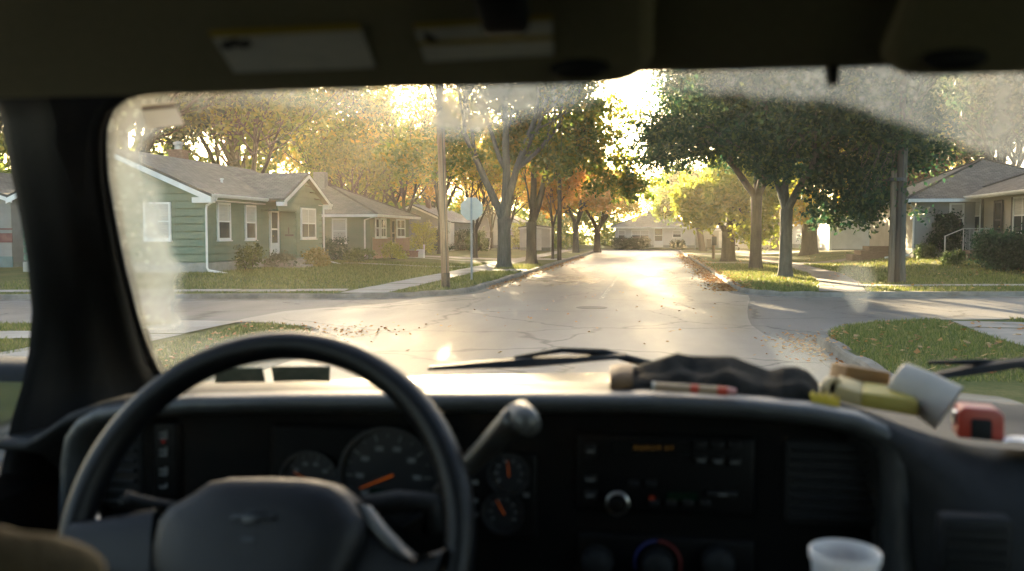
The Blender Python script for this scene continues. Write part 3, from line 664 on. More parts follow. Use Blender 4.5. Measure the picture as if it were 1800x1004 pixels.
# ------------------------------------------------------------------ houses
M_WHITE = mat('white_trim', (0.62, 0.62, 0.58), (0.74, 0.74, 0.70), 2.0, 0.55)
M_GLASS = mat('window_glass', (0.03, 0.035, 0.038), (0.06, 0.065, 0.065), 1.5, 0.12, spec=0.12)
M_BLIND = mat('window_blind', (0.34, 0.33, 0.29), (0.48, 0.46, 0.40), 8.0, 0.6, stretch=(.2, .2, 4))
M_CURT = mat('window_curtain', (0.40, 0.38, 0.33), (0.60, 0.57, 0.50), 5.0, 0.7, stretch=(3, 3, .2))
def sid(name, c1, c2): return mat(name, c1, c2, 1.4, 0.7, 0.003, 20, stretch=(.6, .6, 1))
M_GREEN = sid('green_siding', (0.088, 0.16, 0.108), (0.12, 0.20, 0.135))
M_SAGE = sid('sage_siding', (0.12, 0.15, 0.09), (0.16, 0.19, 0.12))
M_GREY = sid('grey_siding', (0.20, 0.20, 0.185), (0.26, 0.26, 0.24))
M_CREAM = sid('cream_siding', (0.33, 0.28, 0.21), (0.42, 0.36, 0.28))
M_PALE = sid('pale_siding', (0.45, 0.45, 0.42), (0.56, 0.56, 0.52))
M_BLUE = sid('bluegrey_siding', (0.17, 0.20, 0.19), (0.23, 0.26, 0.25))
M_SH = shingle_mat('grey_shingles', (0.15, 0.14, 0.122), (0.21, 0.197, 0.172))
M_SHB = shingle_mat('brown_shingles', (0.12, 0.10, 0.08), (0.18, 0.15, 0.118))
M_BRICK = brick_mat('red_brick', (0.26, 0.13, 0.075), (0.34, 0.19, 0.11), (0.3, 0.26, 0.2))
M_FOUND = mat('foundation', (0.20, 0.22, 0.19), (0.28, 0.29, 0.26), 3, 0.9)
Z = Vector((0, 0, 1))
def siding(b, o, ux, n, w, z0, z1, pitch, lo=None, hi=None, lap=0.018):
    """lapped boards on a wall: o left-bottom corner, ux along, n outward; lo/hi(z) clip the ends (gables)"""
    o = Vector(o); z = z0
    while z < z1 - 1e-4:
        t = min(z + pitch, z1)
        l0, l1 = (lo(z), lo(t)) if lo else (0, 0); h0, h1 = (hi(z), hi(t)) if hi else (w, w)
        if h0 - l0 > 0.02:
            p = lambda s, zz, d: Vector((o.x, o.y, zz)) + ux * s + n * d
            z_ = z
            if pitch > .2: z = z + .052
            b.face([p(l0, z, lap), p(h0, z, lap), p(max(h1, l1), t, 0.002), p(l1, t, 0.002)])
            b.face([p(l0, z, lap), p(h0, z, lap), p(h0, z, 0 if z == z_ else -.02), p(l0, z, 0 if z == z_ else -.02)])
        z = t
def slab(b, poly, th):
    """roof plane: polygon with shingle UVs and a thickness"""
    poly = [Vector(p) for p in poly]; n = (poly[1] - poly[0]).cross(poly[2] - poly[0]).normalized()
    if n.z < 0: n = -n
    u = Z.cross(n).normalized(); v = n.cross(u)
    b.face(poly, [((p.dot(u)), p.dot(v)) for p in poly])
    low = [p - Z * th for p in poly]; b.face(list(reversed(low)), [(0, 0)] * len(low))
    m = len(poly)
    for k in range(m): b.face([poly[k], poly[(k + 1) % m], low[(k + 1) % m], low[k]], [(0, 0)] * 4)
def window(parent, c, ux, n, w, h, top='blind', bars=0, frame=M_WHITE, low=None, name='window', fw=0.075):
    """double-hung window: casing and rails proud of the wall, panes set behind them"""
    c = Vector(c); b = MB(); ax = (ux, n, Z); d = 0.07
    for s in (-1, 1): b.box(c + ux * (s * (w / 2 - fw / 2)) + n * (d / 2), (fw, d, h), ax)
    for s, hh in ((1, fw), (-1, fw * 1.2)): b.box(c + Z * (s * (h / 2 - hh / 2)) + n * (d / 2 + .004), (w - fw * 2, d, hh), ax)
    b.box(c + n * (d / 2 - 0.008), (w - fw * 2, d * .6, 0.05), ax)
    b.box(c - Z * (h / 2 + .02) + n * (d / 2 + .02), (w + .06, d + .05, .04), ax)
    for k in range(bars): b.box(c + ux * ((k + 1) / (bars + 1) - .5) * w + n * (d / 2 - .012), (.045, d * .5, h - fw * 2), ax)
    o = b.build(name, frame, parent)
    for s, m in ((1, {'blind': M_BLIND, 'curtain': M_CURT, 'glass': M_GLASS}[top]), (-1, low or M_GLASS)):
        p = MB(); p.box(c + Z * (s * h / 4) + n * 0.018, (w - fw * 1.6, 0.03, h / 2 - fw * .6), ax); p.build('pane', m, o)
    return o
def door(parent, c, ux, n, w, h, m=M_WHITE, glazed=True):
    c = Vector(c); ax = (ux, n, Z); b = MB()
    for s in (-1, 1): b.box(c + ux * (s * (w / 2 - .05)) + n * .04, (.1, .08, h), ax)
    b.box(c + Z * (h / 2 - .06) + n * .04, (w - .2, .08, .12), ax); b.box(c - Z * (h / 2 - h * .16) + n * .03, (w - .2, .06, h * .32), ax)
    b.box(c + Z * h * .10 + n * .03, (w - .2, .055, .07), ax)
    o = b.build('door', m, parent)
    p = MB(); p.box(c + Z * h * .12 + n * .015, (w - .2, .03, h * .72), ax); p.build('pane', M_GLASS if glazed else m, o)
    k = MB(); k.lathe(c - ux * (w / 2 - .17) - Z * .08 + n * .07, [(.001, .05), (.03, .045), (.035, .02), (.015, 0)], 10, (ux, Z, n)); k.build('handle', mat('brass', (0.3, 0.22, 0.09), None, 5, .35, metal=1), o)
    return o
def pipe(parent, pts, r=.045, m=M_WHITE, name='downspout'):
    b = MB(); b.tube(pts, r, 6); return b.build(name, m, parent)
def gutter(parent, a, c, n, m=M_WHITE):
    a, c, n = Vector(a), Vector(c), Vector(n); b = MB(); prof = [(0, 0), (0, -.11), (.07, -.12), (.115, -.05), (.115, 0.01), (.10, 0.01), (.09, -.05), (.06, -.10), (.015, -.10), (.015, 0)]
    rows = [[p + n * x + Z * y for x, y in prof] for p in (a, c)]
    b.grid(rows, closed=True); return b.build('gutter', m, parent)
EX, EY = Vector((1, 0, 0)), Vector((0, 1, 0))

def house_green():
    x0, y0, g = -16.24, 31.51, 0.24; xr, zr, ze = -19.95, 4.95, 3.10; xb = 2 * xr - x0; y1 = 43.35; sl = .43
    t = empty('green_house', (xr, y0, g), 'green clapboard house with a small gabled porch and white downspout at its corner', 'house')
    w = MB(); gz_ = g + .42
    # gable end facing the truck
    hw = x0 - xr
    lo = lambda z: max(0, (z - ze) / sl) if z > ze else 0; hi = lambda z: 2 * hw - (max(0, (z - ze) / sl) if z > ze else 0)
    siding(w, (xb, y0, 0), EX, -EY, 2 * hw, gz_, ze + hw * sl - .05, .28, lo, hi)
    # front wall, two lengths and the far end
    siding(w, (x0, y0, 0), EY, EX, 6.69, gz_, ze, .28); siding(w, (x0, 41.3, 0), EY, EX, y1 - 41.3, gz_, ze, .28)
    yp, xp, y2 = 38.2, -15.43, 41.3
    siding(w, (xp, yp, 0), EY, EX, y2 - yp, gz_, 3.0, .28)          # porch-room front
    siding(w, (x0 - .3, yp, 0), EX, -EY, xp - x0 + .3, gz_, 2.72, .28)      # its shaded side
    siding(w, (x0 - .3, y2, 0), EX, EY, xp - x0 + .3, gz_, 3.0, .28)
    yg0, yg1, ym, zg = 36.3, 41.5, 38.9, 4.32
    siding(w, (xp, yg0, 0), EY, EX, yg1 - yg0, 2.74, zg - .08, .28, lambda z: max(0, (z - 3.12) / .44) if z > 3.12 else 0, lambda z: (yg1 - yg0) - (max(0, (z - 3.12) / .44) if z > 3.12 else 0))
    w.bx(x0 - .02, xp, yg0, yp, 2.70, 2.74)                          # porch ceiling
    w.bx(xp - .1, xp - .02, yg0, yp, 2.68, 3.1)
    # solid core behind the boards
    w.bx(xb + .10, x0 - .10, y0 + .10, y1, g - .1, ze); w.bx(x0 - .3, xp - .10, yp + .10, y2 - .10, g - .1, 3.0)
    w.face([(xb + .1, y0 + .10, ze), (x0 - .1, y0 + .10, ze), (xr, y0 + .10, ze + hw * sl - .03)]); w.face([(xp - .10, yg0, 2.9), (xp - .10, yg1, 2.9), (xp - .10, ym, zg - .1)])
    for p, q in (((x0, y0), EY),): w.box((x0 - .03, y0 + .03, (g + ze) / 2 + .2), (.10, .10, ze - g - .4))
    w.build('wall', M_GREEN, t)
    f = MB(); f.bx(xb - .03, x0 + .03, y0 - .03, y1, g - .3, gz_); f.bx(x0 - .2, xp + .03, yp - .03, y2 + .03, g - .3, gz_); f.build('foundation', M_FOUND, t)
    r = MB(); e = .42; ya = y0 - .32
    for s in (1, -1):
        xe = xr + s * (hw + e); slab(r, [(xe, ya, zr - sl * (hw + e)), (xe, y1 + .3, zr - sl * (hw + e)), (xr, y1 + .3, zr), (xr, ya, zr)], .10)
    zk = zg + .10; xk = xr + (zr - zk) / sl; zl = zk - .44 * 2.8; xv = xr + (zr - zl) / sl - .05
    for s in (-1, 1): slab(r, [(xp + .32, ym + s * 2.8, zl + .012), (xp + .32, ym, zk + .012), (xk - .1, ym, zk + .012), (xv, ym + s * 2.8, zl + .012)], .09)
    ro = r.build('roof', M_SH, t)
    c = MB(); c.bx(-20.9, -20.3, 37.3, 37.95, 4.4, 5.30); c.bx(-20.95, -20.25, 37.25, 38.0, 5.30, 5.40); c.build('chimney', mat('chimney_brick', (.16, .08, .055), (.26, .15, .10), 9, .9, .01, 30, stretch=(1, 1, 3)), ro)
    c = MB(); c.lathe((-20.6, 37.62, 5.40), [(.16, 0), (.16, .22), (.22, .23), (.22, .33), (.02, .40)], 14); c.build('chimney_cap', mat('galvanised', (.3, .31, .3), (.42, .43, .42), 6, .45, metal=.5), ro)
    c = MB(); c.lathe((-17.3, 35.0, 3.78), [(.05, 0), (.05, .14), (.08, .15), (.08, .19), (.01, .2)], 10); c.build('roof_vent', M_WHITE, ro)
    # fascia: gable rakes and boxed returns
    fa = MB(); za = zr - .11
    for s in (1, -1):
        a = Vector((xr, ya - .012, za)); q = Vector((xr + s * (hw + e), ya - .012, za - sl * (hw + e)))
        fa.prism([a, q, q - Z * .2, a - Z * .2], (0, -.03, 0))
    xe = xr + hw + e; fa.bx(x0 - .35, xe - .004, ya - .016, y0 - .03, 2.86, 3.06)
    for s in (-1, 1):
        a = Vector((xp + .335, ym, zk - .08)); q = Vector((xp + .335, ym + s * 2.8, zl - .08)); fa.prism([a, q, q - Z * .15, a - Z * .15], (.03, 0, 0))
        yy = ym + s * 2.7; fa.bx(xp + .02, xp + .33, yy - .2, yy + .2, zl - .30, zl - .14)
    fa.bx(x0 + .02, x0 + .36, y0 + .0, yg0 - .3, 3.0 - .06, 3.0 - .03)
    fa.build('fascia', M_WHITE, t)
    zq = zr - sl * (hw + e) - .0
    gutter(t, (xe + .004, ya, zq), (xe + .004, yg0 - .35, zq), EX); gutter(t, (xe + .004, yg1 + .3, zq), (xe + .004, y1 + .3, zq), EX)
    pipe(t, [(xe + .06, y0 - .05, zq - .1), (xe + .05, y0 - .08, zq - .2), (x0 + .10, y0 - .10, zq - .42), (x0 + .08, y0 - .10, zq - .6), (x0 + .08, y0 - .10, .48), (x0 + .14, y0 - .10, .38), (x0 + 1.35, y0 - .5, .23)])
    pipe(t, [(xp + .30, yg1 + .1, zl - .1), (xp + .08, y2 + .06, zl - .3), (xp + .08, y2 + .06, .5), (xp + .9, y2 + .2, .25)])
    P = lambda u0, u1, v0, v1, X: (atx(u0, (v0 + v1) / 2, X), atx(u1, (v0 + v1) / 2, X), atx((u0 + u1) / 2, v0, X).z, atx((u0 + u1) / 2, v1, X).z)
    def fw(u0, u1, v0, v1, X, **k):
        a, c, zt, zb = P(u0, u1, v0, v1, X); window(t, (X + .01, (a.y + c.y) / 2, (zt + zb) / 2), EY, EX, c.y - a.y, zt - zb, **k)
    fw(380.5, 403, 356.5, 422.5, x0); fw(429.5, 448, 361, 422, x0); fw(527.5, 553, 366, 420, xp, bars=1, low=M_GLASS)
    a, c = aty(254, 390, y0), aty(301.5, 390, y0); zt, zb = aty(278, 355.5, y0).z, aty(278, 423, y0).z
    window(t, ((a.x + c.x) / 2, y0 - .01, (zt + zb) / 2), EX, -EY, c.x - a.x, zt - zb, low=M_BLIND)
    door(t, (x0 + .01, 37.58, g + .42 + 1.05), EY, EX, .9, 2.12)
    s = MB(); s.bx(x0 + .02, xp + .5, 36.5, yp - .04, g - .1, g + .36); s.bx(xp + .5, xp + .85, 36.7, yp - .2, g - .1, g + .16); s.build('step', M_CONC, t)
    n = MB(); n.bx(-15.95, -15.55, yp - .05, yp - .025, 1.62, 1.70); n.bx(-15.8, -15.76, yp - .05, yp - .025, 1.72, 2.0); n.build('wall_bracket', mat('iron_black', (.02, .02, .02), None, 5, .5), t)
house_green()

def hip_house(name, label, x0, x1, y0, y1, g, ze, over, pitch, wallm, roofm, board=.12, found=.35, ridge_along='y', cat='house'):
    """rectangular house under a hip roof; returns its root"""
    t = empty(name, ((x0 + x1) / 2, (y0 + y1) / 2, g), label, cat)
    w = MB(); z0 = g + found
    siding(w, (x0, y0, 0), EX, -EY, x1 - x0, z0, ze, board, lap=.012); siding(w, (x1, y0, 0), EY, EX, y1 - y0, z0, ze, board, lap=.012); siding(w, (x0, y0, 0), EY, -EX, y1 - y0, z0, ze, board, lap=.012)
    w.bx(x0 + .015, x1 - .015, y0 + .015, y1, g - .1, ze); w.build('wall', wallm, t)
    f = MB(); f.bx(x0 - .02, x1 + .02, y0 - .02, y1, g - .4, z0); f.build('foundation', M_FOUND, t)
    a, b_, c, d = x0 - over, x1 + over, y0 - over, y1 + over; h = min(b_ - a, d - c) / 2; zr = ze + pitch * h
    if (b_ - a) <= (d - c): r0, r1 = Vector(((a + b_) / 2, c + h, zr)), Vector(((a + b_) / 2, d - h, zr))
    else: r0, r1 = Vector((a + h, (c + d) / 2, zr)), Vector((b_ - h, (c + d) / 2, zr))
    A, B, C_, D = Vector((a, c, ze)), Vector((b_, c, ze)), Vector((b_, d, ze)), Vector((a, d, ze))
    r = MB(); L = (r1 - r0).length < .05; q = [[A, B, r0], [B, C_, r1, r0], [C_, D, r1], [D, A, r0, r1]] if (b_ - a) <= (d - c) else [[A, B, r1, r0], [B, C_, r1], [C_, D, r0, r1], [D, A, r0]]
    for poly in q: slab(r, poly, .03)
    ro = r.build('roof', roofm, t)
    s = MB(); s.bx(a + .03, b_ - .03, c + .03, d - .03, ze - .09, ze - .035); s.build('soffit', M_WHITE, t)
    e = MB(); e.bx(a, b_, c - .03, c, ze - .16, ze - .01); e.bx(b_, b_ + .03, c - .03, d + .03, ze - .16, ze - .01); e.bx(a - .03, a, c - .03, d + .03, ze - .16, ze - .01); e.build('fascia', M_WHITE, t)
    cap = MB()
    for p, k in ((A, r0), (B, r0 if (b_ - a) <= (d - c) else r1), (C_, r1), (D, r1 if (b_ - a) <= (d - c) else r0)): cap.tube([p + Z * .02, k + Z * .02], .06, 6)
    cap.tube([r0 + Z * .02, r1 + Z * .02 + Vector((0, .01, 0))], .06, 6); cap.build('ridge_cap', roofm, ro)
    return t, ro
def house_sage():
    x1, y0 = -15.75, 49.85
    t, ro = hip_house('bungalow', 'sage green bungalow with hip roof and brick front porch, beyond the green house', -24, x1, y0, 58.2, .28, 2.82, .6, .42, M_SAGE, M_SH)
    c = MB(); c.bx(-20.3, -19.6, 53.0, 53.6, 4.2, 5.45); c.build('chimney', mat('grey_brick', (.2, .19, .17), (.3, .28, .25), 9, .9), ro)
    a, b_ = aty(584, 390, y0), aty(610, 390, y0); zt, zb = aty(597, 384, y0).z, aty(597, 428, y0).z
    window(t, ((a.x + b_.x) / 2, y0 - .02, (zt + zb) / 2), EX, -EY, b_.x - a.x, zt - zb, low=M_BLIND)
    b = MB()
    def q(y0_, y1_, z0_, z1_, X): b.faces([(X, y0_, z0_), (X, y1_, z0_), (X, y1_, z1_), (X, y0_, z1_)], [(0, 1, 2, 3)], [[(y0_, z0_), (y1_, z0_), (y1_, z1_), (y0_, z1_)]])
    X = x1 + .03; b.bx(x1 - .1, x1 + .024, y0 + .35, 58.2, .2, 1.45); q(y0 + .35, 53.7, .2, 1.45, X); q(54.7, 58.2, .2, 1.45, X); b.build('brick_wall', M_BRICK, t)
    tr = mat('porch_tan_trim', (.38, .30, .19), (.46, .38, .26), 3, .6)
    for yy, ww in ((51.0, .75), (52.2, 1.1), (56.0, 1.9)): window(t, (X, yy, 2.05), EY, EX, ww, 1.15, top='glass', bars=1 if ww > 1 else 0, frame=M_WHITE)
    door(t, (X + .01, 54.2, 1.55), EY, EX, .9, 2.1, m=tr)
    e = MB(); e.bx(x1 - .02, x1 + .05, y0 + .2, 58.2, 2.64, 2.74); e.bx(x1 - .02, x1 + .06, y0 + .35, 53.7, 1.45, 1.5); e.bx(x1 - .02, x1 + .06, 54.7, 58.2, 1.45, 1.5); e.build('porch_trim', tr, t)
    pipe(t, [(x1 + .5, y0 - .5, 2.7), (x1 - .3, y0 - .08, 2.5), (x1 - .3, y0 - .08, .4)])
    s = MB(); s.bx(x1 + .06, x1 + .9, 53.7, 54.8, .1, .5); s.bx(x1 + .9, x1 + 1.25, 53.7, 54.8, .1, .3); s.build('step', M_CONC, t)
house_sage()
p = gz(722, 452, .28); t = MB(); t.bx(p[0] - .5, p[0] + .5, p[1] - .25, p[1] + .25, .2, .62); t.bx(p[0] - .55, p[0] + .55, p[1] - .3, p[1] + .3, .62, .68)
tag(t.build('brick_planter', mat('planter_brick', (.17, .09, .06), (.26, .15, .10), 12, .9)), 'low brick planter box on the lawn before the brick porch', 'planter')
p = gz(739, 452, .28); b = MB(); b.bx(p[0] - .22, p[0] + .22, p[1] - .2, p[1] + .2, p[2] - .05, p[2] + .5)
tag(b.build('meter_box', M_PALE, bevel=.05), 'pale box beside the low brick planter', 'box')
p = gz(745.5, 453, .28); b = MB(); b.tube([(p[0], p[1], 0), (p[0], p[1], 1.0)], .05, 8); b.lathe((p[0], p[1], 1.0), [(.06, 0), (.06, .04), (.001, .08)], 8)
tag(b.build('marker_post', M_WHITE), 'short white post beside the low brick planter', 'post')

def gable_house(name, label, x0, x1, y0, y1, g, ze, pitch, wallm, roofm, over=.35, cat='house', board=.14, peak=None):
    """gable end towards the truck (ridge runs along y)"""
    t = empty(name, ((x0 + x1) / 2, y0, g), label, cat); xm = peak or (x0 + x1) / 2; w = MB(); hl, hr = xm - x0, x1 - xm; zr = ze + pitch * hr; pl = (zr - ze) / hl
    siding(w, (x0, y0, 0), EX, -EY, x1 - x0, g + .25, zr - .05, board, lambda z: (z - ze) / pl if z > ze else 0, lambda z: x1 - x0 - ((z - ze) / pitch if z > ze else 0), lap=.012)
    siding(w, (x1, y0, 0), EY, EX, y1 - y0, g + .25, ze, board, lap=.012); siding(w, (x0, y0, 0), EY, -EX, y1 - y0, g + .25, ze, board, lap=.012)
    w.bx(x0 + .015, x1 - .015, y0 + .02, y1, g - .2, ze); w.face([(x0, y0 + .03, ze), (x1, y0 + .03, ze), (xm, y0 + .03, zr - .05)]); w.build('wall', wallm, t)
    f = MB(); f.bx(x0 - .02, x1 + .02, y0 - .02, y1, g - .4, g + .25); f.build('foundation', M_FOUND, t)
    r = MB()
    slab(r, [(x1 + over, y0 - over, ze - pitch * over + .1), (x1 + over, y1, ze - pitch * over + .1), (xm, y1, zr + .1), (xm, y0 - over, zr + .1)], .09)
    slab(r, [(x0 - over, y0 - over, ze - pl * over + .1), (xm, y0 - over, zr + .1), (xm, y1, zr + .1), (x0 - over, y1, ze - pl * over + .1)], .09)
    ro = r.build('roof', roofm, t)
    fa = MB()
    for xe, k in ((x1 + over, pitch), (x0 - over, pl)):
        a = Vector((xm, y0 - over - .01, zr)); q = Vector((xe, y0 - over - .01, zr - k * abs(xe - xm))); fa.prism([a, q, q - Z * .16, a - Z * .16], (0, -.03, 0))
    fa.build('fascia', M_WHITE, t)
    return t, ro
t, ro = gable_house('gabled_house', 'grey gabled house with pale roof edges behind the wooden utility pole', -23.2, -16.9, 75, 88, .28, 2.75, .44, M_BLUE, shingle_mat('pale_shingles', (.2, .2, .2), (.28, .28, .28)), peak=-20.0)
b = MB(); b.bx(-20.3, -19.7, 74.95, 74.99, 3.0, 3.6)
b.build('gable_vent', M_GREY, t); c = MB(); c.bx(-19.6, -19.2, 78, 78.5, 3.9, 4.7); c.build('chimney', mat('chimney_brick', None), ro)
window(t, (-18.0, 74.98, 1.7), EX, -EY, 1.1, 1.2); window(t, (-21, 74.98, 1.7), EX, -EY, 1.1, 1.2)
c = MB(); c.bx(-17.3, -16.6, 74.5, 76, .2, 2.7); c.build('porch_post', M_WHITE, t)
t, ro = gable_house('low_house', 'low pink-roofed house glimpsed between the two big left verge trees', -19.5, -12.6, 92, 99, .28, 2.6, .42, M_PALE, shingle_mat('pink_shingles', (.26, .19, .16), (.34, .25, .22)))
window(t, (-14.2, 91.98, 1.6), EX, -EY, 1.2, 1.1)
t, ro = gable_house('shed', 'pale flat-sided shed left of the brown wooden pole', -11.9, -9.15, 82.5, 85.6, .2, 2.25, .12, M_PALE, M_SH, over=.12, cat='shed')
door(t, (-10.4, 82.48, 1.15), EX, -EY, 1.0, 1.9, glazed=False)
t, ro = gable_house('grey_block_building', 'grey building with a dark red stripe, seen through the driver side window', -36, -27.2, 35.5, 44, .25, 3.3, .3, M_GREY, M_SH, cat='building')
b = MB(); b.bx(-36.05, -27.15, 35.45, 35.48, 1.35, 1.75); b.bx(-36.05, -27.15, 35.45, 35.485, 1.9, 1.96); b.build('stripe', mat('dark_red_paint', (.14, .03, .03), (.2, .07, .06), 3, .6), t)
b = MB(); b.bx(-36.08, -27.12, 35.4, 35.44, .1, .75); b.build('skirting', mat('teal_paint', (.06, .13, .14), (.1, .18, .18), 3, .6), t)
window(t, (-29.5, 35.46, 2.5), EX, -EY, 1.2, 1.0)

def house_grey():
    p = atz(1606, 452, .65); x0, y0 = p.x, p.y
    t, ro = hip_house('grey_house', 'grey hip-roofed house behind the dark conifer shrub', x0, x0 + 8.6, y0, y0 + 8.6, .62, 3.32, .5, .44, M_GREY, M_SHB, board=.13)
    a, b_ = aty(1668, 380, y0), aty(1694, 380, y0); zt, zb = aty(1681, 357, y0).z, aty(1681, 411, y0).z
    window(t, ((a.x + b_.x) / 2, y0 - .02, (zt + zb) / 2), EX, -EY, b_.x - a.x, zt - zb, low=M_GLASS)
    w = MB(); siding(w, (x0 - .02, y0 + .05, 0), EY, -EX, 8.5, .97, 3.2, .13, lap=.012); w.build('front_wall', M_CREAM, t)  # cream boards over the grey put this side's sunlit warmth into the colour
    window(t, (x0 - .03, y0 + 1.9, 2.3), EY, -EX, .8, 1.3); door(t, (x0 - .03, y0 + 3.6, 2.05), EY, -EX, .95, 2.1)
    pipe(t, [(x0 - .45, y0 - .4, 3.2), (x0 - .06, y0 - .06, 2.9), (x0 - .06, y0 - .06, .9), (x0 - .3, y0 - .3, .75), (x0 - 1.3, y0 - .1, .62)])
    s = MB(); s.bx(x0 - 1.3, x0 - .06, y0 + 2.9, y0 + 4.4, .4, 1.1); s.bx(x0 - 1.7, x0 - 1.3, y0 + 2.9, y0 + 4.4, .4, .88); s.bx(x0 - 2.1, x0 - 1.7, y0 + 2.9, y0 + 4.4, .4, .68); s.build('stoop', M_BRICKC, t)
M_BRICKC = mat('stoop_brick', (.13, .075, .05), (.20, .125, .085), 8, .9, .01, 30, stretch=(1, 1, 3))
house_grey()
def house_cream():
    p = atz(1697, 450, .68); x0, y1 = p.x, p.y; L = 13
    t, ro = hip_house('cream_house', 'cream sided house at the right with dark shutters and lit front wall', x0, x0 + 9, y1 - L, y1, .66, 3.42, .55, .40, M_CREAM, M_SHB, board=.13)
    def ww(u0, u1, v0, v1, **k):
        a, c = atx(u0, (v0 + v1) / 2, x0), atx(u1, (v0 + v1) / 2, x0); zt, zb = atx((u0 + u1) / 2, v0, x0).z, atx((u0 + u1) / 2, v1, x0).z
        return window(t, (x0 - .02, (a.y + c.y) / 2, (zt + zb) / 2), EY, -EX, abs(a.y - c.y), zt - zb, **k), a.y, c.y, (zt + zb) / 2, zt - zb
    tr = M_WHITE
    _, ya, yb, zc, hh = ww(1710, 1726, 351, 409)
    sh = mat('dark_shutter', (.035, .03, .028), (.06, .05, .045), 4, .6)
    for yy in (yb - .16, ya + .16):
        s = MB(); s.bx(x0 - .05, x0 - .02, yy - .14, yy + .14, zc - hh / 2, zc + hh / 2); s.build('shutter', sh, t)
    a = atx(1757, 400, x0); door(t, (x0 - .02, a.y, 2.1), EY, -EX, .95, 2.1, m=sh)
    _, ya, yb, zc, hh = ww(1784, 1815, 345, 412, bars=1)
    s = MB(); s.bx(x0 - .05, x0 - .02, ya + .03, ya + .3, zc - hh / 2, zc + hh / 2); s.build('shutter', sh, t)
    gutter(t, (x0 - .58, y1 - L, 3.40), (x0 - .58, y1 + .5, 3.40), -EX)
    y = a.y; s = MB(); s.bx(x0 - 1.2, x0 - .05, y - .8, y + .8, .3, 1.02); s.bx(x0 - 1.6, x0 - 1.2, y - .7, y + .8, .3, .86); s.bx(x0 - 2.0, x0 - 1.6, y - .7, y + .8, .3, .72); s.build('stoop', M_BRICKC, t)
    rl = MB(); m = mat('pale_rail', (.5, .5, .46), (.6, .6, .56), 4, .5)
    for yy in (y + .74,):
        pts = [(x0 - 1.95, yy, 1.62), (x0 - 1.2, yy, 1.95), (x0 - .1, yy, 1.95)]
        rl.tube(pts, .022, 6); rl.tube([(x0 - 1.95, yy, .70), (x0 - 1.95, yy, 1.64)], .028, 6); rl.tube([(x0 - 1.2, yy, 1.0), (x0 - 1.2, yy, 1.95)], .02, 6)
        for k in range(7): xx = x0 - 1.1 + k * .16; rl.tube([(xx, yy, 1.03), (xx, yy, 1.95)], .009, 5); rl.tube([(xx, yy, 1.2), (xx + .08, yy, 1.5), (xx + .16, yy, 1.2)], .008, 5)
    rl.build('hand_rail', m, t)
house_cream()
t, ro = gable_house('garage', 'white sided garage behind the plum-leaved tree', 12.9, 18.4, 69.5, 76, .35, 2.85, .36, mat('white_siding', (.52, .53, .50), (.62, .63, .60), 1.4, .7), shingle_mat('pinkgrey_shingles', (.24, .20, .18), (.32, .27, .25)), cat='garage')
b = MB(); b.bx(12.85, 13.05, 69.4, 69.47, .35, 2.8); b.build('corner_board', M_WHITE, t)
def house_far():
    t, ro = hip_house('far_house', 'pale house with grey hip roof facing down the street at the road end', -3.9, 4.6, 99.6, 108, .10, 2.42, .5, .40, M_PALE, M_SH)
    Y = 99.58
    window(t, (-1.2, Y, 1.55), EX, -EY, 1.9, 1.1, top='curtain', bars=1); door(t, (.75, Y, 1.3), EX, -EY, 1.0, 2.1); window(t, (2.7, Y, 1.65), EX, -EY, .95, .8); window(t, (-3.2, Y, 1.55), EX, -EY, .8, 1.1)
    t, ro = hip_house('far_garage', 'low grey garage wing right of the house at the road end', 4.75, 13.2, 101, 108, .10, 2.2, .3, .32, M_GREY, M_SH, cat='garage')
    b = MB(); b.bx(7.2, 11.6, 100.93, 100.98, .12, 1.95); b.build('garage_door', M_PALE, t)
    t, ro = hip_house('white_bungalow', 'white bungalow seen past the right verge trunks near the road end', 14.5, 24, 92.5, 101, .30, 2.6, .4, .38, mat('white_siding', None), M_SH)
    window(t, (16.5, 92.48, 1.7), EX, -EY, 1.4, 1.1); window(t, (20, 92.48, 1.7), EX, -EY, 1.4, 1.1)
house_far()

# ------------------------------------------------------------------ poles, signs, bins, cars
def pole(label, base, top, r0, r1, m, extra=True, name='utility_pole', arm=True):
    t = empty(name, base, label, 'utility pole'); a, b_ = Vector(base), Vector(top); w = MB()
    pts = [a.lerp(b_, k / 10) for k in range(-0, 11)]; pts[0] = a - Z * .3; w.tube(pts, [r0 + (r1 - r0) * k / 10 for k in range(11)], 14); w.build('pole', m, t, smooth=True)
    if arm:
        w = MB(); c = a.lerp(b_, .95); w.box(c - EY * (r1 + .06), (2.2, .1, .12)); o = w.build('cross_arm', m, t)
        for k in (-1, -.4, .4, 1): i = MB(); i.lathe(c - EY * (r1 + .06) + EX * k + Z * .06, [(.02, 0), (.02, .06), (.06, .08), (.06, .12), (.03, .16), (.001, .17)], 10); i.build('insulator', mat('porcelain', (.25, .22, .2), None, 3, .3), o)
    if extra:
        w = MB(); w.tube([a + (b_ - a) * k / 8 + Vector((r0 * .55, -r0 * .92, 0)) * (1 - .15 * k / 8) for k in range(9)], .012, 5); w.build('ground_wire', mat('iron_black', None), t)
    return t
M_POLE = mat('weathered_pole', (.17, .105, .058), (.32, .225, .14), 2.5, .9, .01, 12, stretch=(5, 5, .4))
M_POLED = mat('dark_pole', (.03, .024, .018), (.075, .055, .04), 2.5, .9, .01, 12, stretch=(5, 5, .4))
pl = pole('weathered wooden utility pole on the left verge, near the octagonal sign', (-6.1, 26.7, .13), (-6.38, 26.7, 10.2), .125, .10, M_POLE)
b = MB(); b.lathe((-6.1, 26.7, .1), [(.132, 0), (.131, .45), (.124, .46)], 14); b.build('dark_butt', mat('creosote', (.035, .028, .02), (.07, .055, .04), 8, .9), pl)
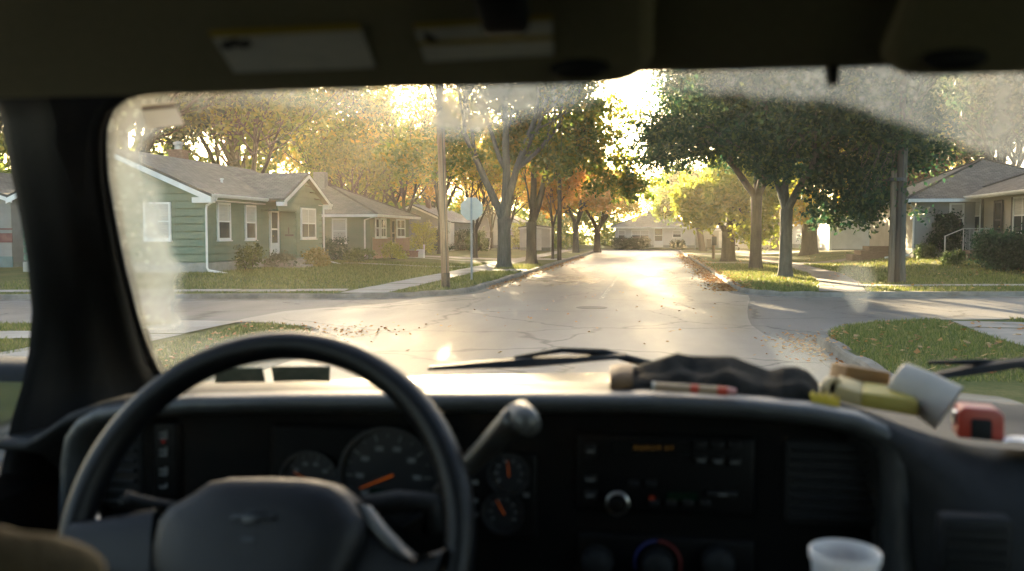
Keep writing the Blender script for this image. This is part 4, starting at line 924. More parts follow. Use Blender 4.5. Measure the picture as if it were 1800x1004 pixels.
pole('thin dark brown wooden pole beside the young orange tree', (-5.45, 54.4, .13), (-5.45, 54.4, 9.0), .14, .11, M_POLED, extra=False)
rp = pole('dark utility pole on the right lawn with a short pale post strapped to it', (7.85, 31.0, lawn_z(7.85, 31)), (7.98, 31.0, 10.5), .105, .09, M_POLED, extra=True)
b = MB(); b.tube([(7.66, 30.9, .1), (7.68, 30.9, 3.75)], [.10, .09], 12); b.build('stub_post', mat('stub_wood', (.07, .055, .035), (.16, .125, .085), 3, .9, .01, 12, stretch=(5, 5, .4)), rp)
b = MB(); b.lathe((7.74, 30.95, 3.4), [(.27, 0), (.28, .02), (.28, .10), (.27, .12)], 16); b.build('strap', mat('iron_black', None), rp)
# a drooping service wire from the left pole back to the green house
b = MB(); a, c = Vector((-6.35, 26.75, 9.4)), Vector((-19.6, 40, 4.95)); b.tube([a.lerp(c, k / 14) - Z * 1.1 * math.sin(math.pi * k / 14) for k in range(15)], .014, 5)
tag(b.build('service_wire', mat('iron_black', None)), 'thin black wire drooping from the left wooden pole to the green house', 'wire')

t = empty('stop_sign', (-6.06, 30.5, .13), 'octagonal road sign seen from its bare grey back, on a galvanised post', 'road sign')
M_GALV = mat('galvanised_post', (.26, .31, .32), (.36, .41, .41), 6, .5, metal=.4)
b = MB(); px, py = -6.06, 30.5
for dx, dy, w, d in ((0, .0, .055, .008), (-.027, -.018, .008, .036), (.027, -.018, .008, .036)): b.bx(px + dx - w / 2, px + dx + w / 2, py + dy - d / 2, py + dy + d / 2, -.2, 2.96)
b.build('post', M_GALV, t)
oc = [(.38 / math.cos(R(22.5)) * math.cos(R(22.5 + 45 * k)), .38 / math.cos(R(22.5)) * math.sin(R(22.5 + 45 * k))) for k in range(8)]
b = MB(); b.prism([(px + x, py + .012, 2.58 + z) for x, z in oc], (0, .004, 0)); sg = b.build('sign_plate', mat('bare_aluminium', (.46, .46, .38), (.54, .54, .46), 3, .6), t)
b = MB(); b.prism([(px + x * .985, py + .019, 2.58 + z * .985) for x, z in oc], (0, .001, 0)); b.build('sign_face', mat('red_sign', (.45, .02, .02), None, 3, .4), sg)
b = MB()
for z in (2.4, 2.76): b.lathe((px, py - .008, z), [(.012, 0), (.012, .008), (.001, .012)], 6, (EX, Z, -EY))
b.build('bolt', M_GALV, t)

t = empty('round_sign', (4.02, 86.4, .13), 'round pale sign on a thin post at the far end of the right kerb', 'road sign')
b = MB(); b.tube([(4.02, 86.4, 0), (4.02, 86.4, 2.6)], .035, 8); b.build('post', M_GALV, t)
b = MB(); b.lathe((4.02, 86.36, 2.22), [(.001, .02), (.40, .02), (.42, .01), (.42, -.01), (.001, -.01)], 24, (EX, Z, -EY)); b.build('sign_plate', mat('sign_white', (.5, .48, .42), (.58, .56, .5), 3, .5), t)
t = empty('yard_lamp', (3.81, 57.7, .13), 'wooden post with a dark box and a white globe at the right kerb', 'lamp post')
b = MB(); b.tube([(3.81, 57.7, -.1), (3.81, 57.7, 1.62)], .095, 10); b.build('post', M_POLE, t)
b = MB(); b.bx(3.68, 3.98, 57.45, 57.95, 1.0, 1.55); b.build('box', mat('dark_blue_box', (.03, .035, .045), (.05, .055, .065), 4, .5), t, bevel=.03)
b = MB(); b.lathe((3.60, 57.7, 1.72), [(.001, 0), (.1, .03), (.19, .12), (.22, .24), (.18, .37), (.09, .44), (.001, .46)], 18); b.build('globe', mat('milk_glass', (.6, .55, .45), (.7, .64, .52), 4, .35), t, smooth=True)
b = MB(); b.tube([(3.81, 57.7, 1.6), (3.72, 57.7, 1.68), (3.60, 57.7, 1.72)], .03, 8); b.build('arm', M_POLED, t)

def bin_(label, x, y, g, m):
    t = empty('wheeled_bin', (x, y, g), label, 'bin'); b = MB()
    s = lambda w, d, z: [(x - w, y - d, z), (x + w, y - d, z), (x + w, y + d, z), (x - w, y + d, z)]
    b.grid([s(.24, .26, g + .04), s(.30, .33, g + .95), s(.32, .35, g + .97)], closed=True); b.face(s(.24, .26, g + .04)); b.build('body', m, t)
    b = MB(); b.grid([s(.33, .36, g + .975), s(.32, .35, g + 1.03), s(.2, .22, g + 1.07)], closed=True); b.face(s(.2, .22, g + 1.07)); b.build('lid', m, t)
    for k in (-1, 1): w = MB(); w.lathe((x + k * .25, y + .30, g + .10), [(.001, -.03), (.1, -.03), (.1, .03), (.001, .03)], 14, (EY, Z, EX)); w.build('wheel', mat('tyre_rubber', (.02, .02, .02), None, 4, .8), t)
M_BIN = mat('bin_plastic', (.025, .03, .03), (.04, .045, .045), 4, .5)
bin_('dark wheeled bin before the grey garage at the road end', 6.0, 92.9 + 4.3, .12, M_BIN)
bin_('dark wheeled bin on the lawn between the two big left verge trees', -14.6, 80.5, lawn_z(-14.6, 80.5), mat('bin_blue', (.03, .04, .055), (.05, .06, .08), 4, .5))

def car(label, loc, rz, m):
    """small saloon; its length runs along local y, rear towards -y"""
    t = empty('parked_car', loc, label, 'car', None, rz); M = world(t)
    def bld(b, name, mm, par=t, **k):
        b.v = [tuple(M @ Vector(p)) for p in b.v]; return b.build(name, mm, par, **k)
    st = [(-2.2, .50, .80, .80), (-2.12, .34, .98, .84), (-1.5, .30, 1.02, .87), (-.2, .28, .98, .88), (.9, .28, .96, .87), (1.8, .32, .86, .84), (2.15, .42, .72, .74)]
    b = MB(); rows = []
    for y, z0, z1, w in st: rows.append([(-w * .94, y, z0), (w * .94, y, z0), (w, y, z0 + .12), (w, y, (z0 + z1) / 2 + .08), (w * .95, y, z1 - .04), (w * .86, y, z1), (-w * .86, y, z1), (-w * .95, y, z1 - .04), (-w, y, (z0 + z1) / 2 + .08), (-w, y, z0 + .12)])
    b.grid(rows, closed=True); b.face(rows[0]); b.face(rows[-1]); bld(b, 'body', m, smooth=True)
    cb = [(-1.85, .99, .99, .76), (-1.25, .99, 1.40, .66), (-.4, .98, 1.46, .63), (.35, .97, 1.42, .64), (1.05, .95, .97, .74)]
    b = MB(); rows = [[(-.78, y, z0), (-w, y, z1 - .03), (-w + .1, y, z1), (w - .1, y, z1), (w, y, z1 - .03), (.78, y, z0)] for y, z0, z1, w in cb]; b.grid(rows); bld(b, 'window', M_GLASS)
    b = MB(); b.grid([[(-w + .02, y, z1 + .012), (0, y, z1 + .03), (w - .02, y, z1 + .012)] for y, z0, z1, w in cb[1:4]]); bld(b, 'roof', m)
    for sx in (-1, 1):
        for y in (-1.35, 1.35):
            w = MB(); w.lathe((sx * .76, y, .31), [(.2, -.1), (.31, -.1), (.32, 0), (.31, .1), (.2, .1)], 20, (EY, Z, EX)); wo = bld(w, 'wheel', mat('tyre_rubber', None))
            w = MB(); w.lathe((sx * .76, y, .31), [(.001, .09), (.2, .08), (.2, -.08), (.001, -.09)], 16, (EY, Z, EX)); bld(w, 'rim', mat('galvanised', None), wo)
        l = MB(); l.box((sx * .66, -2.17, .78), (.3, .06, .14)); bld(l, 'tail_light', mat('red_lens', (.35, .02, .015), None, 4, .25))
        l = MB(); l.box((sx * .62, 2.10, .66), (.28, .08, .12)); bld(l, 'headlight', M_WHITE)
    b = MB(); b.box((0, -2.2, .5), (1.5, .08, .16)); b.box((0, 2.16, .46), (1.4, .08, .16)); bld(b, 'bumper', mat('bumper_grey', (.2, .2, .2), None, 4, .5))
p = atz(858, 437, .28); car('grey parked car seen from behind, left of the big grey three-stemmed tree', (p.x, 79, lawn_z(p.x, 79)), R(6), mat('car_grey', (.22, .21, .20), (.26, .25, .24), 3, .4, metal=.3, coat=.3))
car('white parked car glimpsed between the right verge trunks', (9.4, 90.5, .0), R(90), mat('car_white', (.55, .54, .52), (.6, .59, .57), 3, .35, coat=.4))
# ------------------------------------------------------------------ the truck cab we sit in
TR = empty('pickup_truck', (0, 0.5, 0), 'dark interior of a pickup truck cab, with dashboard, steering wheel and dusty windscreen', 'truck')
def C(x, y, z): return Vector((x, y, z + 1.75))       # heights are measured from the eye
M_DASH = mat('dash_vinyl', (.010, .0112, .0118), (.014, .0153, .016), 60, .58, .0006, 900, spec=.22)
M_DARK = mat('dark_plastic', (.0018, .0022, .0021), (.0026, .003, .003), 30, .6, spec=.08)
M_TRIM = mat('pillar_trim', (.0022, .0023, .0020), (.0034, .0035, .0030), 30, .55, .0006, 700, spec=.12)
M_HEAD = mat('headliner_cloth', (.16, .145, .095), (.19, .172, .11), 200, .95, .0008, 900, spec=.1)
M_VIS = mat('visor_cloth', (.20, .18, .115), (.235, .21, .135), 200, .95, .0008, 900, spec=.1)
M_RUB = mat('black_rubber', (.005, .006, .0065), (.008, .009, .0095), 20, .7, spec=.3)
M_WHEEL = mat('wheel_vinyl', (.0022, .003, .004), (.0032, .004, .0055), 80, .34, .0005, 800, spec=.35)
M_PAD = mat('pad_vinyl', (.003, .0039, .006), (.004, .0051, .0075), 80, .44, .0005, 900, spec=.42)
M_CHROME = mat('satin_metal', (.55, .55, .54), (.62, .62, .6), 40, .28, metal=1)
M_HOOD = mat('hood_paint', (.06, .057, .052), (.072, .068, .062), 3, .36, coat=.5, spec=.5)
M_ICON = mat('icon_print', (.35, .36, .36), None, 4, .6)
M_NEEDLE = glow_mat('needle_orange', (1.0, .22, .03), .02)
M_LCD = glow_mat('lcd_green', (.05, .35, .22), .0008)
M_AMBER = glow_mat('amber_display', (.9, .5, .12), .0035)

# windscreen: a curved raked pane
def ws(s, t, off=0.0):
    c = 1 - s * s
    x = s * (.765 - .14 * t); y = (1.33 + .20 * c) * (1 - t) + (.70 + .10 * c) * t; z = -.245 + .62 * t
    return C(x, y - off * .75, z - off * .65)
def ws_at(u, v):
    s, t = (u - 1145) / 950.0, (660 - v) / 620.0
    for _ in range(25):
        p = proj(ws(s, t)); e = 1e-4
        ps, pt = proj(ws(s + e, t)), proj(ws(s, t + e))
        a, b_, c, d = (ps[0] - p[0]) / e, (pt[0] - p[0]) / e, (ps[1] - p[1]) / e, (pt[1] - p[1]) / e
        D = a * d - b_ * c; du, dv = u - p[0], v - p[1]
        ds, dt = (d * du - b_ * dv) / D, (a * dv - c * du) / D
        s += max(-.2, min(.2, ds)); t += max(-.2, min(.2, dt))
    return s, t
b = MB(); S = np.linspace(-1, 1, 41); T = np.linspace(-.03, 1, 21)
b.grid([[ws(s, t) for s in S] for t in T]); wsp = b.build('windshield', clear_mat(), TR, smooth=True)

# the dust that the wipers never reach: a film on the glass, thick where it is dirty and absent where it was wiped
def film_mat():
    m, nt, out = _nodes('windscreen_dust')
    g = N(nt, 'ShaderNodeNewGeometry'); at_ = N(nt, 'ShaderNodeAttribute', attribute_name='dust')
    n1 = N(nt, 'ShaderNodeTexNoise'); n1.inputs['Scale'].default_value = 70; n1.inputs['Detail'].default_value = 7; n1.inputs['Roughness'].default_value = .7
    vo = N(nt, 'ShaderNodeTexVoronoi'); vo.inputs['Scale'].default_value = 110
    n2 = N(nt, 'ShaderNodeTexNoise'); n2.inputs['Scale'].default_value = 9; n2.inputs['Detail'].default_value = 3
    for n in (n1, vo, n2): nt.links.new(g.outputs['Position'], n.inputs['Vector'])
    a = N(nt, 'ShaderNodeMapRange'); nt.links.new(n1.outputs['Fac'], a.inputs[0]); a.inputs[1].default_value = .3; a.inputs[2].default_value = .7; a.inputs[3].default_value = .72; a.inputs[4].default_value = 1.02
    d = N(nt, 'ShaderNodeMapRange'); nt.links.new(vo.outputs['Distance'], d.inputs[0]); d.inputs[1].default_value = .10; d.inputs[2].default_value = .30; d.inputs[3].default_value = 1; d.inputs[4].default_value = 0
    gt = N(nt, 'ShaderNodeMapRange'); nt.links.new(n2.outputs['Fac'], gt.inputs[0]); gt.inputs[1].default_value = .40; gt.inputs[2].default_value = .58; gt.inputs[4].default_value = 1.3
    dd = N(nt, 'ShaderNodeMath', operation='MULTIPLY'); nt.links.new(d.outputs[0], dd.inputs[0]); nt.links.new(gt.outputs[0], dd.inputs[1])
    s = N(nt, 'ShaderNodeMath', operation='ADD'); nt.links.new(a.outputs[0], s.inputs[0]); nt.links.new(dd.outputs[0], s.inputs[1])
    f = N(nt, 'ShaderNodeMath', operation='MULTIPLY', use_clamp=True); nt.links.new(s.outputs[0], f.inputs[0]); nt.links.new(at_.outputs['Fac'], f.inputs[1])
    cl = N(nt, 'ShaderNodeMath', operation='MINIMUM'); nt.links.new(f.outputs[0], cl.inputs[0]); cl.inputs[1].default_value = .85
    tr = N(nt, 'ShaderNodeBsdfTransparent'); tl = N(nt, 'ShaderNodeBsdfTranslucent'); tl.inputs[0].default_value = (.70, .72, .64, 1)
    df = N(nt, 'ShaderNodeBsdfDiffuse'); df.inputs[0].default_value = (.5, .52, .47, 1)
    m0 = N(nt, 'ShaderNodeMixShader'); m0.inputs[0].default_value = .3; nt.links.new(tl.outputs[0], m0.inputs[1]); nt.links.new(df.outputs[0], m0.inputs[2])
    mx = N(nt, 'ShaderNodeMixShader'); nt.links.new(cl.outputs[0], mx.inputs[0]); nt.links.new(tr.outputs[0], mx.inputs[1]); nt.links.new(m0.outputs[0], mx.inputs[2]); nt.links.new(mx.outputs[0], out.inputs[0])
    return m
def ramp(x, a, b_): return smooth((x - a) / (b_ - a))
def dust(u, v):
    d = 0.0; u0_, v0_ = u, v; v = v + 3 * math.sin(u * .031) + 2 * math.sin(u * .083 + 1) if v < 330 and u > 340 else v; u = u + 7 * math.sin(v * .05) + 4 * math.sin(v * .13) if u < 345 else u
    # left edge, outside the wiper's reach
    lim = interp(v, [150, 200, 250, 320, 400, 480, 560, 600, 640], [330, 300, 262, 276, 300, 318, 332, 325, 300])
    k = .55 * (1 - ramp(u, lim - 22, lim + 10)); k *= 1 if v < 560 else 1 - .65 * ramp(v, 560, 600)
    d = max(d, k)
    d = max(d, .24 * (1 - ramp(u, 420, 640)) * ramp(v, 575, 610) * (1 - .35 * ramp(v, 640, 680)))
    # above the left wiper's arc
    lim = interp(u, [190, 260, 330, 450, 560, 640, 720, 790, 840, 880, 940, 1000, 1060, 1110], [200, 190, 184, 184, 196, 214, 226, 240, 246, 228, 200, 190, 176, 140])
    d = max(d, (.34 if u < 600 else .34 + .14 * ramp(u, 600, 820) - .14 * ramp(u, 900, 1080)) * (1 - ramp(v, lim - 22, lim + 14)))
    # above the right wiper's arc
    lim = interp(u, [1130, 1170, 1250, 1350, 1430, 1500, 1560, 1620, 1700, 1800, 1900], [130, 160, 167, 171, 178, 190, 206, 232, 262, 292, 320])
    d = max(d, (.25 + .14 * ramp(u, 1200, 1300)) * (1 - ramp(v, lim - 16, lim + 10)) * ramp(u, 1120, 1180))
    # smears left by the blade
    d *= .88 + .16 * math.sin(u * .021 + 2 * math.sin(u * .007)) * math.sin(u * .055 + v * .01) 
    w = interp(v, [455, 490, 530, 556], [26, 34, 20, 2]); cx = interp(v, [455, 556], [1502, 1512]); d = max(d, .22 * (1 - ramp(abs(u - cx), w * .6, w + 6)) * ramp(v, 450, 480) * (1 - ramp(v, 535, 556)))
    d = max(d, .16 * (1 - ramp(abs(u - 1400 - (v - 610) * .6), 30, 60)) * ramp(v, 580, 610))
    d = max(d, .0 * (1 - ramp(abs(u - 1590 - (v - 470) * .1), 10, 22)) * ramp(v, 440, 460) * (1 - ramp(v, 500, 520)))
    return d
def film(name, test):
    b = MB(); ns, nt_ = 260, 150; A = []
    S = np.linspace(-.99, .97, ns); T = np.linspace(-.02, .99, nt_); idx = {}; vs = []; fs = []
    P = [[ws(s, t, .003) for s in S] for t in T]
    D = [[0.0] * ns for _ in range(nt_)]
    for j in range(nt_):
        for i in range(ns):
            u, v = proj(P[j][i])
            if 150 < u < 1900 and 100 < v < 700: D[j][i] = dust(u, v)
    def vid(j, i):
        if (j, i) not in idx: idx[(j, i)] = len(vs); vs.append(P[j][i]); A.append(D[j][i])
        return idx[(j, i)]
    for j in range(nt_ - 1):
        for i in range(ns - 1):
            if max(D[j][i], D[j][i + 1], D[j + 1][i], D[j + 1][i + 1]) > .015 and test(S[i]): fs.append((vid(j, i), vid(j, i + 1), vid(j + 1, i + 1), vid(j + 1, i)))
    b.faces(vs, fs); o = b.build(name, film_mat(), wsp)
    at_ = o.data.attributes.new('dust', 'FLOAT', 'POINT'); at_.data.foreach_set('value', A)
    return o
film('dust_film', lambda s: True)

def paper_mat(name, c):
    m, nt, out = _nodes(name); p = N(nt, 'ShaderNodeBsdfDiffuse'); p.inputs[0].default_value = rgba(c); t = N(nt, 'ShaderNodeBsdfTranslucent'); t.inputs[0].default_value = rgba(c)
    mx = N(nt, 'ShaderNodeMixShader'); mx.inputs[0].default_value = .6; nt.links.new(p.outputs[0], mx.inputs[1]); nt.links.new(t.outputs[0], mx.inputs[2]); nt.links.new(mx.outputs[0], out.inputs[0]); return m
# black ceramic border and the trim round the glass
inner = [(430, 150), (330, 153), (268, 158), (228, 170), (203, 190), (192, 218), (190, 250), (193, 310), (205, 380), (221, 460), (243, 548), (266, 625), (296, 672), (330, 700)]
b = MB(); rows = [[], []]
for u, v in inner:
    s, t = ws_at(u, v); s2 = max(-1, s - .075); t2 = min(1.0, t + (.10 if v < 200 else 0)); rows[0].append(ws(s, t, .004)); rows[1].append(ws(s2, t2, .004))
b.grid(rows); b.build('glass_border', M_RUB, wsp)
outer = [(-60, 130), (-50, 140), (-35, 150), (-20, 165), (-6, 190), (2, 215), (8, 250), (20, 310), (35, 380), (48, 460), (56, 548), (50, 620), (38, 680), (20, 740), (0, 835), (-30, 930)]
b = MB(); n = len(inner); cols = []
inn = []
for u, v in inner:
    s, t = ws_at(u - 8, v); inn.append(ws(s, t, .010))
inn += [C(-.74, 1.28, -.30), C(-.74, 1.2, -.42)]
for k, (pi, (uo, vo)) in enumerate(zip(inn, outer)):
    po = atx(uo, vo, -.80); mid = pi.lerp(po, .5); nrm = Vector((.75, -.55, -.1)).normalized()
    q = lambda f, d: pi.lerp(po, f) + nrm * d
    cols.append([pi + Vector((0, .03, .01)), pi, q(.06, .012), q(.17, .016), q(.24, .012), q(.45, .020), q(.62, .022), q(.68, .012), q(.84, .012), q(.93, .008), po, po + Vector((-.012, .06, 0))])
b.grid(cols); b.build('windshield_pillar', M_TRIM, TR, smooth=True)
# right-hand pillar, mirrored plainly
b = MB(); cols = []
for k in range(9):
    t = -.05 + k * .12; p = ws(.96, t, .01); po = C(.80, .95 - k * .055, -.30 + k * .072); q = lambda f, d: p.lerp(po, f) + Vector((-.75, -.55, -.1)) * d
    cols.append([p + Vector((0, .03, 0)), p, q(.2, .02), q(.5, .025), q(.8, .015), po, po + Vector((.06, .02, 0))])
b.grid(cols); b.build('windshield_pillar', M_TRIM, TR, smooth=True)

# doors, roof and the wall behind the seats close the cab
def door_side(sx, name):
    b = MB(); X = sx * .80
    prof = [(X + sx * .05, -.30), (X - sx * .005, -.30), (X - sx * .03, -.32), (X - sx * .045, -.40), (X - sx * .02, -.47), (X - sx * .06, -.55), (X - sx * .06, -.62), (X - sx * .01, -.68), (X, -1.3)]
    b.grid([[C(x, y, z) for x, z in prof] for y in np.linspace(1.24, -.75, 12)])
    b.face([C(X + sx * .05, y, z) for y, z in ((1.24, -.30), (-.75, -.30), (-.75, -1.3), (1.24, -1.3))])
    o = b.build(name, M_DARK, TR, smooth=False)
    b = MB(); b.face([C(X + sx * .03, 1.10, -.30), C(X + sx * .03, -.55, -.30), C(X + sx * .01, -.55, .24), C(X + sx * .01, .92, .24)]); b.build('door_glass', clear_mat(), o)
    b = MB(); b.tube([C(X, 1.0, .20), C(X, .5, .265), C(X, -.6, .265), C(X, -.62, -.3)], .045, 8); b.build('door_frame', M_DARK, o, smooth=True)
    return o
dl = door_side(-1, 'door'); dr_ = door_side(1, 'door')
b = MB(); b.box(C(-.99, 1.30, -.30), (.20, .12, .20)); mo = b.build('side_mirror', M_RUB, dl, bevel=.03, seg=3)
b = MB(); b.face([C(-1.07, 1.238, -.375), C(-.91, 1.238, -.375), C(-.91, 1.238, -.225), C(-1.07, 1.238, -.225)]); b.build('mirror_glass', mat('mirror_glass', (.5, .52, .55), None, 5, .05, metal=1), mo)
b = MB(); b.tube([C(-.83, 1.15, -.28), C(-.90, 1.28, -.30)], .025, 8); b.build('mirror_arm', M_RUB, mo)
prof = [(.660, .1135), (.652, .1145), (.62, .126), (.50, .180), (.38, .236), (.2, .285), (-.1, .31), (-.75, .315)]
X = np.linspace(-.90, .90, 25)
b = MB(); b.grid([[C(x, y, z - .04 * smooth((abs(x) - .6) / .25)) for x in X] for y, z in prof])
b.grid([[C(x, y, z) for x in X] for y, z in ((.660, .1135), (.667, .120), (.69, .20), (.60, .36), (-.75, .37))])
b.build('headliner', M_HEAD, TR, smooth=True)
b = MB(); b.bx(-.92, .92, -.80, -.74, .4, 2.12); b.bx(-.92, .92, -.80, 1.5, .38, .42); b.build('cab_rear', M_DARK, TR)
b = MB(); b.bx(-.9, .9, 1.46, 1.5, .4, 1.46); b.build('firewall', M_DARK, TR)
for sx in (-1, 1):
    b = MB(); b.grid([[C(sx * .80, y, z) for y in (1.02, .3, -.75)] for z in (.24, .32)]); b.build('roof_rail', M_DARK, TR)

# sun visors with their warning labels
VN0, VN1 = C(0, .648, .1085), C(0, .38, .226)
vdir = (VN1 - VN0).normalized(); vnor = EX.cross(vdir).normalized()
if vnor.z > 0: vnor = -vnor
def visor(x0, x1, skew0=0, skew1=0):
    b = MB(); L = .27; th = .009; n = 10; ring = []
    def rr_(cx, cy, r, a0, a1): return [(cx + r * math.cos(R(a)), cy + r * math.sin(R(a))) for a in np.linspace(a0, a1, 6)]
    w = x1 - x0; r = .03
    pts = rr_(r, r, r, 270, 180) + rr_(r, L - r, r, 180, 90) + rr_(w - r, L - r, r, 90, 0) + rr_(w - r, r, r, 0, -90)
    top, bot = [], []
    for off, ins in ((th, .008), (th * .6, .002), (0, 0), (-th * .6, .002), (-th, .008)):
        cx, cy = w / 2, L / 2
        ring.append([VN0 + EX * (x0 + cx + (px - cx) * (1 - ins * 2 / w)) + vdir * (cy + (py - cy) * (1 - ins * 2 / L)) + vnor * off for px, py in pts])
    b.grid(ring, closed=True); b.face(ring[0]); b.face(ring[-1])
    return b.build('sun_visor', M_VIS, TR, smooth=False, bevel=0)
v1 = visor(-.66, .0); v2 = visor(.145, .76)
def on_visor(u, v, off=.0105): return atpl(u, v, VN0 + vnor * off, vnor)
def vpoly(pts, name, m, par, off): b = MB(); b.face([on_visor(u, v, off) for u, v in pts]); return b.build(name, m, par)
def lined(name, paper, ink, scale):
    m, nt, out = _nodes(name); p = N(nt, 'ShaderNodeBsdfPrincipled'); p.inputs['Roughness'].default_value = .6
    g = N(nt, 'ShaderNodeNewGeometry'); mp = N(nt, 'ShaderNodeMapping'); mp.inputs['Scale'].default_value = (60, scale, scale); nt.links.new(g.outputs['Position'], mp.inputs[0])
    no = N(nt, 'ShaderNodeTexNoise'); no.inputs['Scale'].default_value = 1; no.inputs['Detail'].default_value = 2; nt.links.new(mp.outputs[0], no.inputs['Vector'])
    r = N(nt, 'ShaderNodeValToRGB'); nt.links.new(no.outputs['Fac'], r.inputs[0]); r.color_ramp.elements[0].position = .35; r.color_ramp.elements[1].position = .6; r.color_ramp.elements[0].color = rgba(ink); r.color_ramp.elements[1].color = rgba(paper)
    nt.links.new(r.outputs[0], p.inputs['Base Color']); nt.links.new(p.outputs[0], out.inputs[0]); return m
M_LAB = lined('label_paper', (.62, .60, .54), (.47, .47, .43), 700)
M_YEL = mat('label_yellow', (.36, .25, .012), (.4, .29, .015), 5, .6); M_INK = mat('label_ink', (.03, .03, .03), None, 4, .7)
l1 = vpoly([(365, 54), (631, 42), (661, 119), (412, 128)], 'warning_label', M_LAB, v1, .0105)
vpoly([(365, 54), (631, 42), (635, 53), (372, 66)], 'yellow_band', M_YEL, l1, .0112)
vpoly([(388, 74), (402, 70), (412, 67), (424, 72), (436, 68), (444, 78), (432, 86), (414, 82), (402, 88), (390, 86)], 'pictogram', M_INK, l1, .0114)
l2 = vpoly([(726, 42), (970, 27), (974, 97), (748, 109)], 'warning_label', M_LAB, v1, .0105)
vpoly([(726, 42), (970, 27), (970.5, 36), (729, 52)], 'yellow_band', M_YEL, l2, .0112)
vpoly([(735.5, 73), (972, 62), (972.3, 70), (738, 81)], 'yellow_band', M_YEL, l2, .0112)
vpoly([(742, 56), (756, 60), (770, 70), (766, 76), (752, 74), (745, 66)], 'pictogram', M_INK, l2, .0114)
for u, v in ((1018, 121), (1678, 105)):
    c = on_visor(u, v, .012); b = MB(); b.lathe(c, [(.001, .004), (.010, .004), (.013, .001), (.013, -.004)], 18, (EX * 1.5, vdir * .6, vnor)); b.build('visor_clip', M_RUB, v1 if u < 1200 else v2)
c = on_visor(878, -12, .020); b = MB(); b.box(c, (.030, .060, .020), (EX, vdir, vnor)); gr = b.build('garage_remote', M_RUB, None, bevel=.006, seg=3)
tag(gr, 'small black box clipped on the driver sun visor over the second white label', 'remote')
c = C(.122, .660, .114); b = MB(); b.tube([c + Vector((0, 0, .02)), c, c - Vector((0, .002, .012))], [.006, .0055, .004], 10); b.build('roof_hook', M_RUB, TR)
# sticker on the glass, upper left
def wpoly(pts, name, m, par, off):
    b = MB(); b.face([ws(*ws_at(u, v), off) for u, v in pts]); return b.build(name, m, par)
st = wpoly([(252, 178), (312, 174), (328, 214), (262, 221)], 'inspection_sticker', paper_mat('sticker_paper', (.42, .39, .32)), wsp, .007)
wpoly([(254, 181), (313, 176), (314, 181), (255, 187)], 'sticker_band', paper_mat('sticker_red', (.15, .08, .06)), st, .0085)

# ---- dashboard: padded top, rolled lip, passenger roll
LIPY = 1.02
lip_px = [(60, 770), (130, 722), (200, 703), (330, 691), (480, 688), (600, 688), (900, 688), (1140, 689), (1300, 697), (1450, 712), (1560, 738), (1620, 760), (1700, 782), (1800, 792), (2000, 800)]
lp = [aty(u, v, LIPY) for u, v in lip_px]; LX, LZ = [p.x for p in lp], [p.z - 1.75 for p in lp]
b = MB(); rows = []
for x in np.linspace(-.80, .80, 90):
    x = float(x); z = interp(x, LX, LZ); k = smooth((x - .20) / .14); s = max(-1, min(1, x / .765)); yb = 1.33 + .20 * (1 - s * s) - .01
    zb = -.250
    fr = [(1.0 + .12 * (1 - k), -.62), (.965 * k + 1.12 * (1 - k), -.50), (.93 * k + 1.12 * (1 - k), -.40), (.915 * k + 1.10 * (1 - k), -.335), (.925 * k + 1.06 * (1 - k), (-.285) * k + (z - .030) * (1 - k)), (.95 * k + 1.006 * (1 - k), (z - .035) * k + (z - .012) * (1 - k)), (.985 * k + 1.008 * (1 - k), (z - .008) * k + (z - .004) * (1 - k)), (LIPY, z), (LIPY + .04, z + .001 - .012 * k)]
    back = [(LIPY + .10, min(z - .004, -.192) * (1 - k) + (-.238) * k), (1.22, min(z - .01, -.215) * (1 - k) + -.245 * k), (yb, zb)]
    rows.append([C(x, y, zz) for y, zz in fr + back])
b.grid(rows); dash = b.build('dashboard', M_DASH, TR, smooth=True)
def dz(x, y):
    """height (absolute) of the dash top at x, y"""
    z = interp(x, LX, LZ); k = smooth((x - .20) / .14); s = max(-1, min(1, x / .765)); yb = 1.33 + .20 * (1 - s * s) - .01
    return 1.75 + float(np.interp(y, [LIPY, LIPY + .04, LIPY + .10, 1.22, yb], [z, z + .001 - .012 * k, min(z - .004, -.192) * (1 - k) - .238 * k, min(z - .01, -.215) * (1 - k) - .245 * k, -.25]))
# bezel: one rounded frame from the driver's end to right of the radio, with a groove above it
BY = 1.000
bz = [(106, 1060), (110, 900), (113, 810), (120, 770), (138, 744), (170, 725), (240, 712), (340, 705), (500, 702), (800, 701), (1140, 702), (1300, 709), (1430, 722), (1510, 737), (1556, 757), (1581, 785), (1592, 830), (1598, 900), (1602, 1060)]
cen = [aty(u, v, BY) for u, v in bz]
b = MB(); rows = []
mid_ = Vector((sum(p.x for p in cen) / len(cen), BY, 1.75 - .45))
for i, p in enumerate(cen):
    t = (cen[min(i + 1, len(cen) - 1)] - cen[max(i - 1, 0)]).normalized(); o = Vector((-t.z, 0, t.x))
    if (mid_ - p).dot(o) > 0: o = -o
    rows.append([p + o * a + Vector((0, d, 0)) for a, d in ((.006, .020), (.005, .004), (.002, -.004), (-.004, -.007), (-.011, -.004), (-.017, .006), (-.020, .03), (-.022, .06))])
b.grid(rows); bez = b.build('instrument_bezel', mat('bezel_highlight_vinyl', (.034, .037, .038), (.045, .048, .049), 60, .36, .0005, 900, spec=.55), TR, smooth=True)  # paler vinyl than the dash, painting a highlight along the frame
b = MB(); ins = [aty(u, v + 6, BY + .05) for u, v in [(100, 1090)] + bz[1:-1] + [(1606, 1090)]]
b.face([Vector((p.x, BY + .052, p.z)) for p in ins]); face_ = b.build('fascia', M_DARK, bez)
FY = BY + .050                                                   # fascia plane
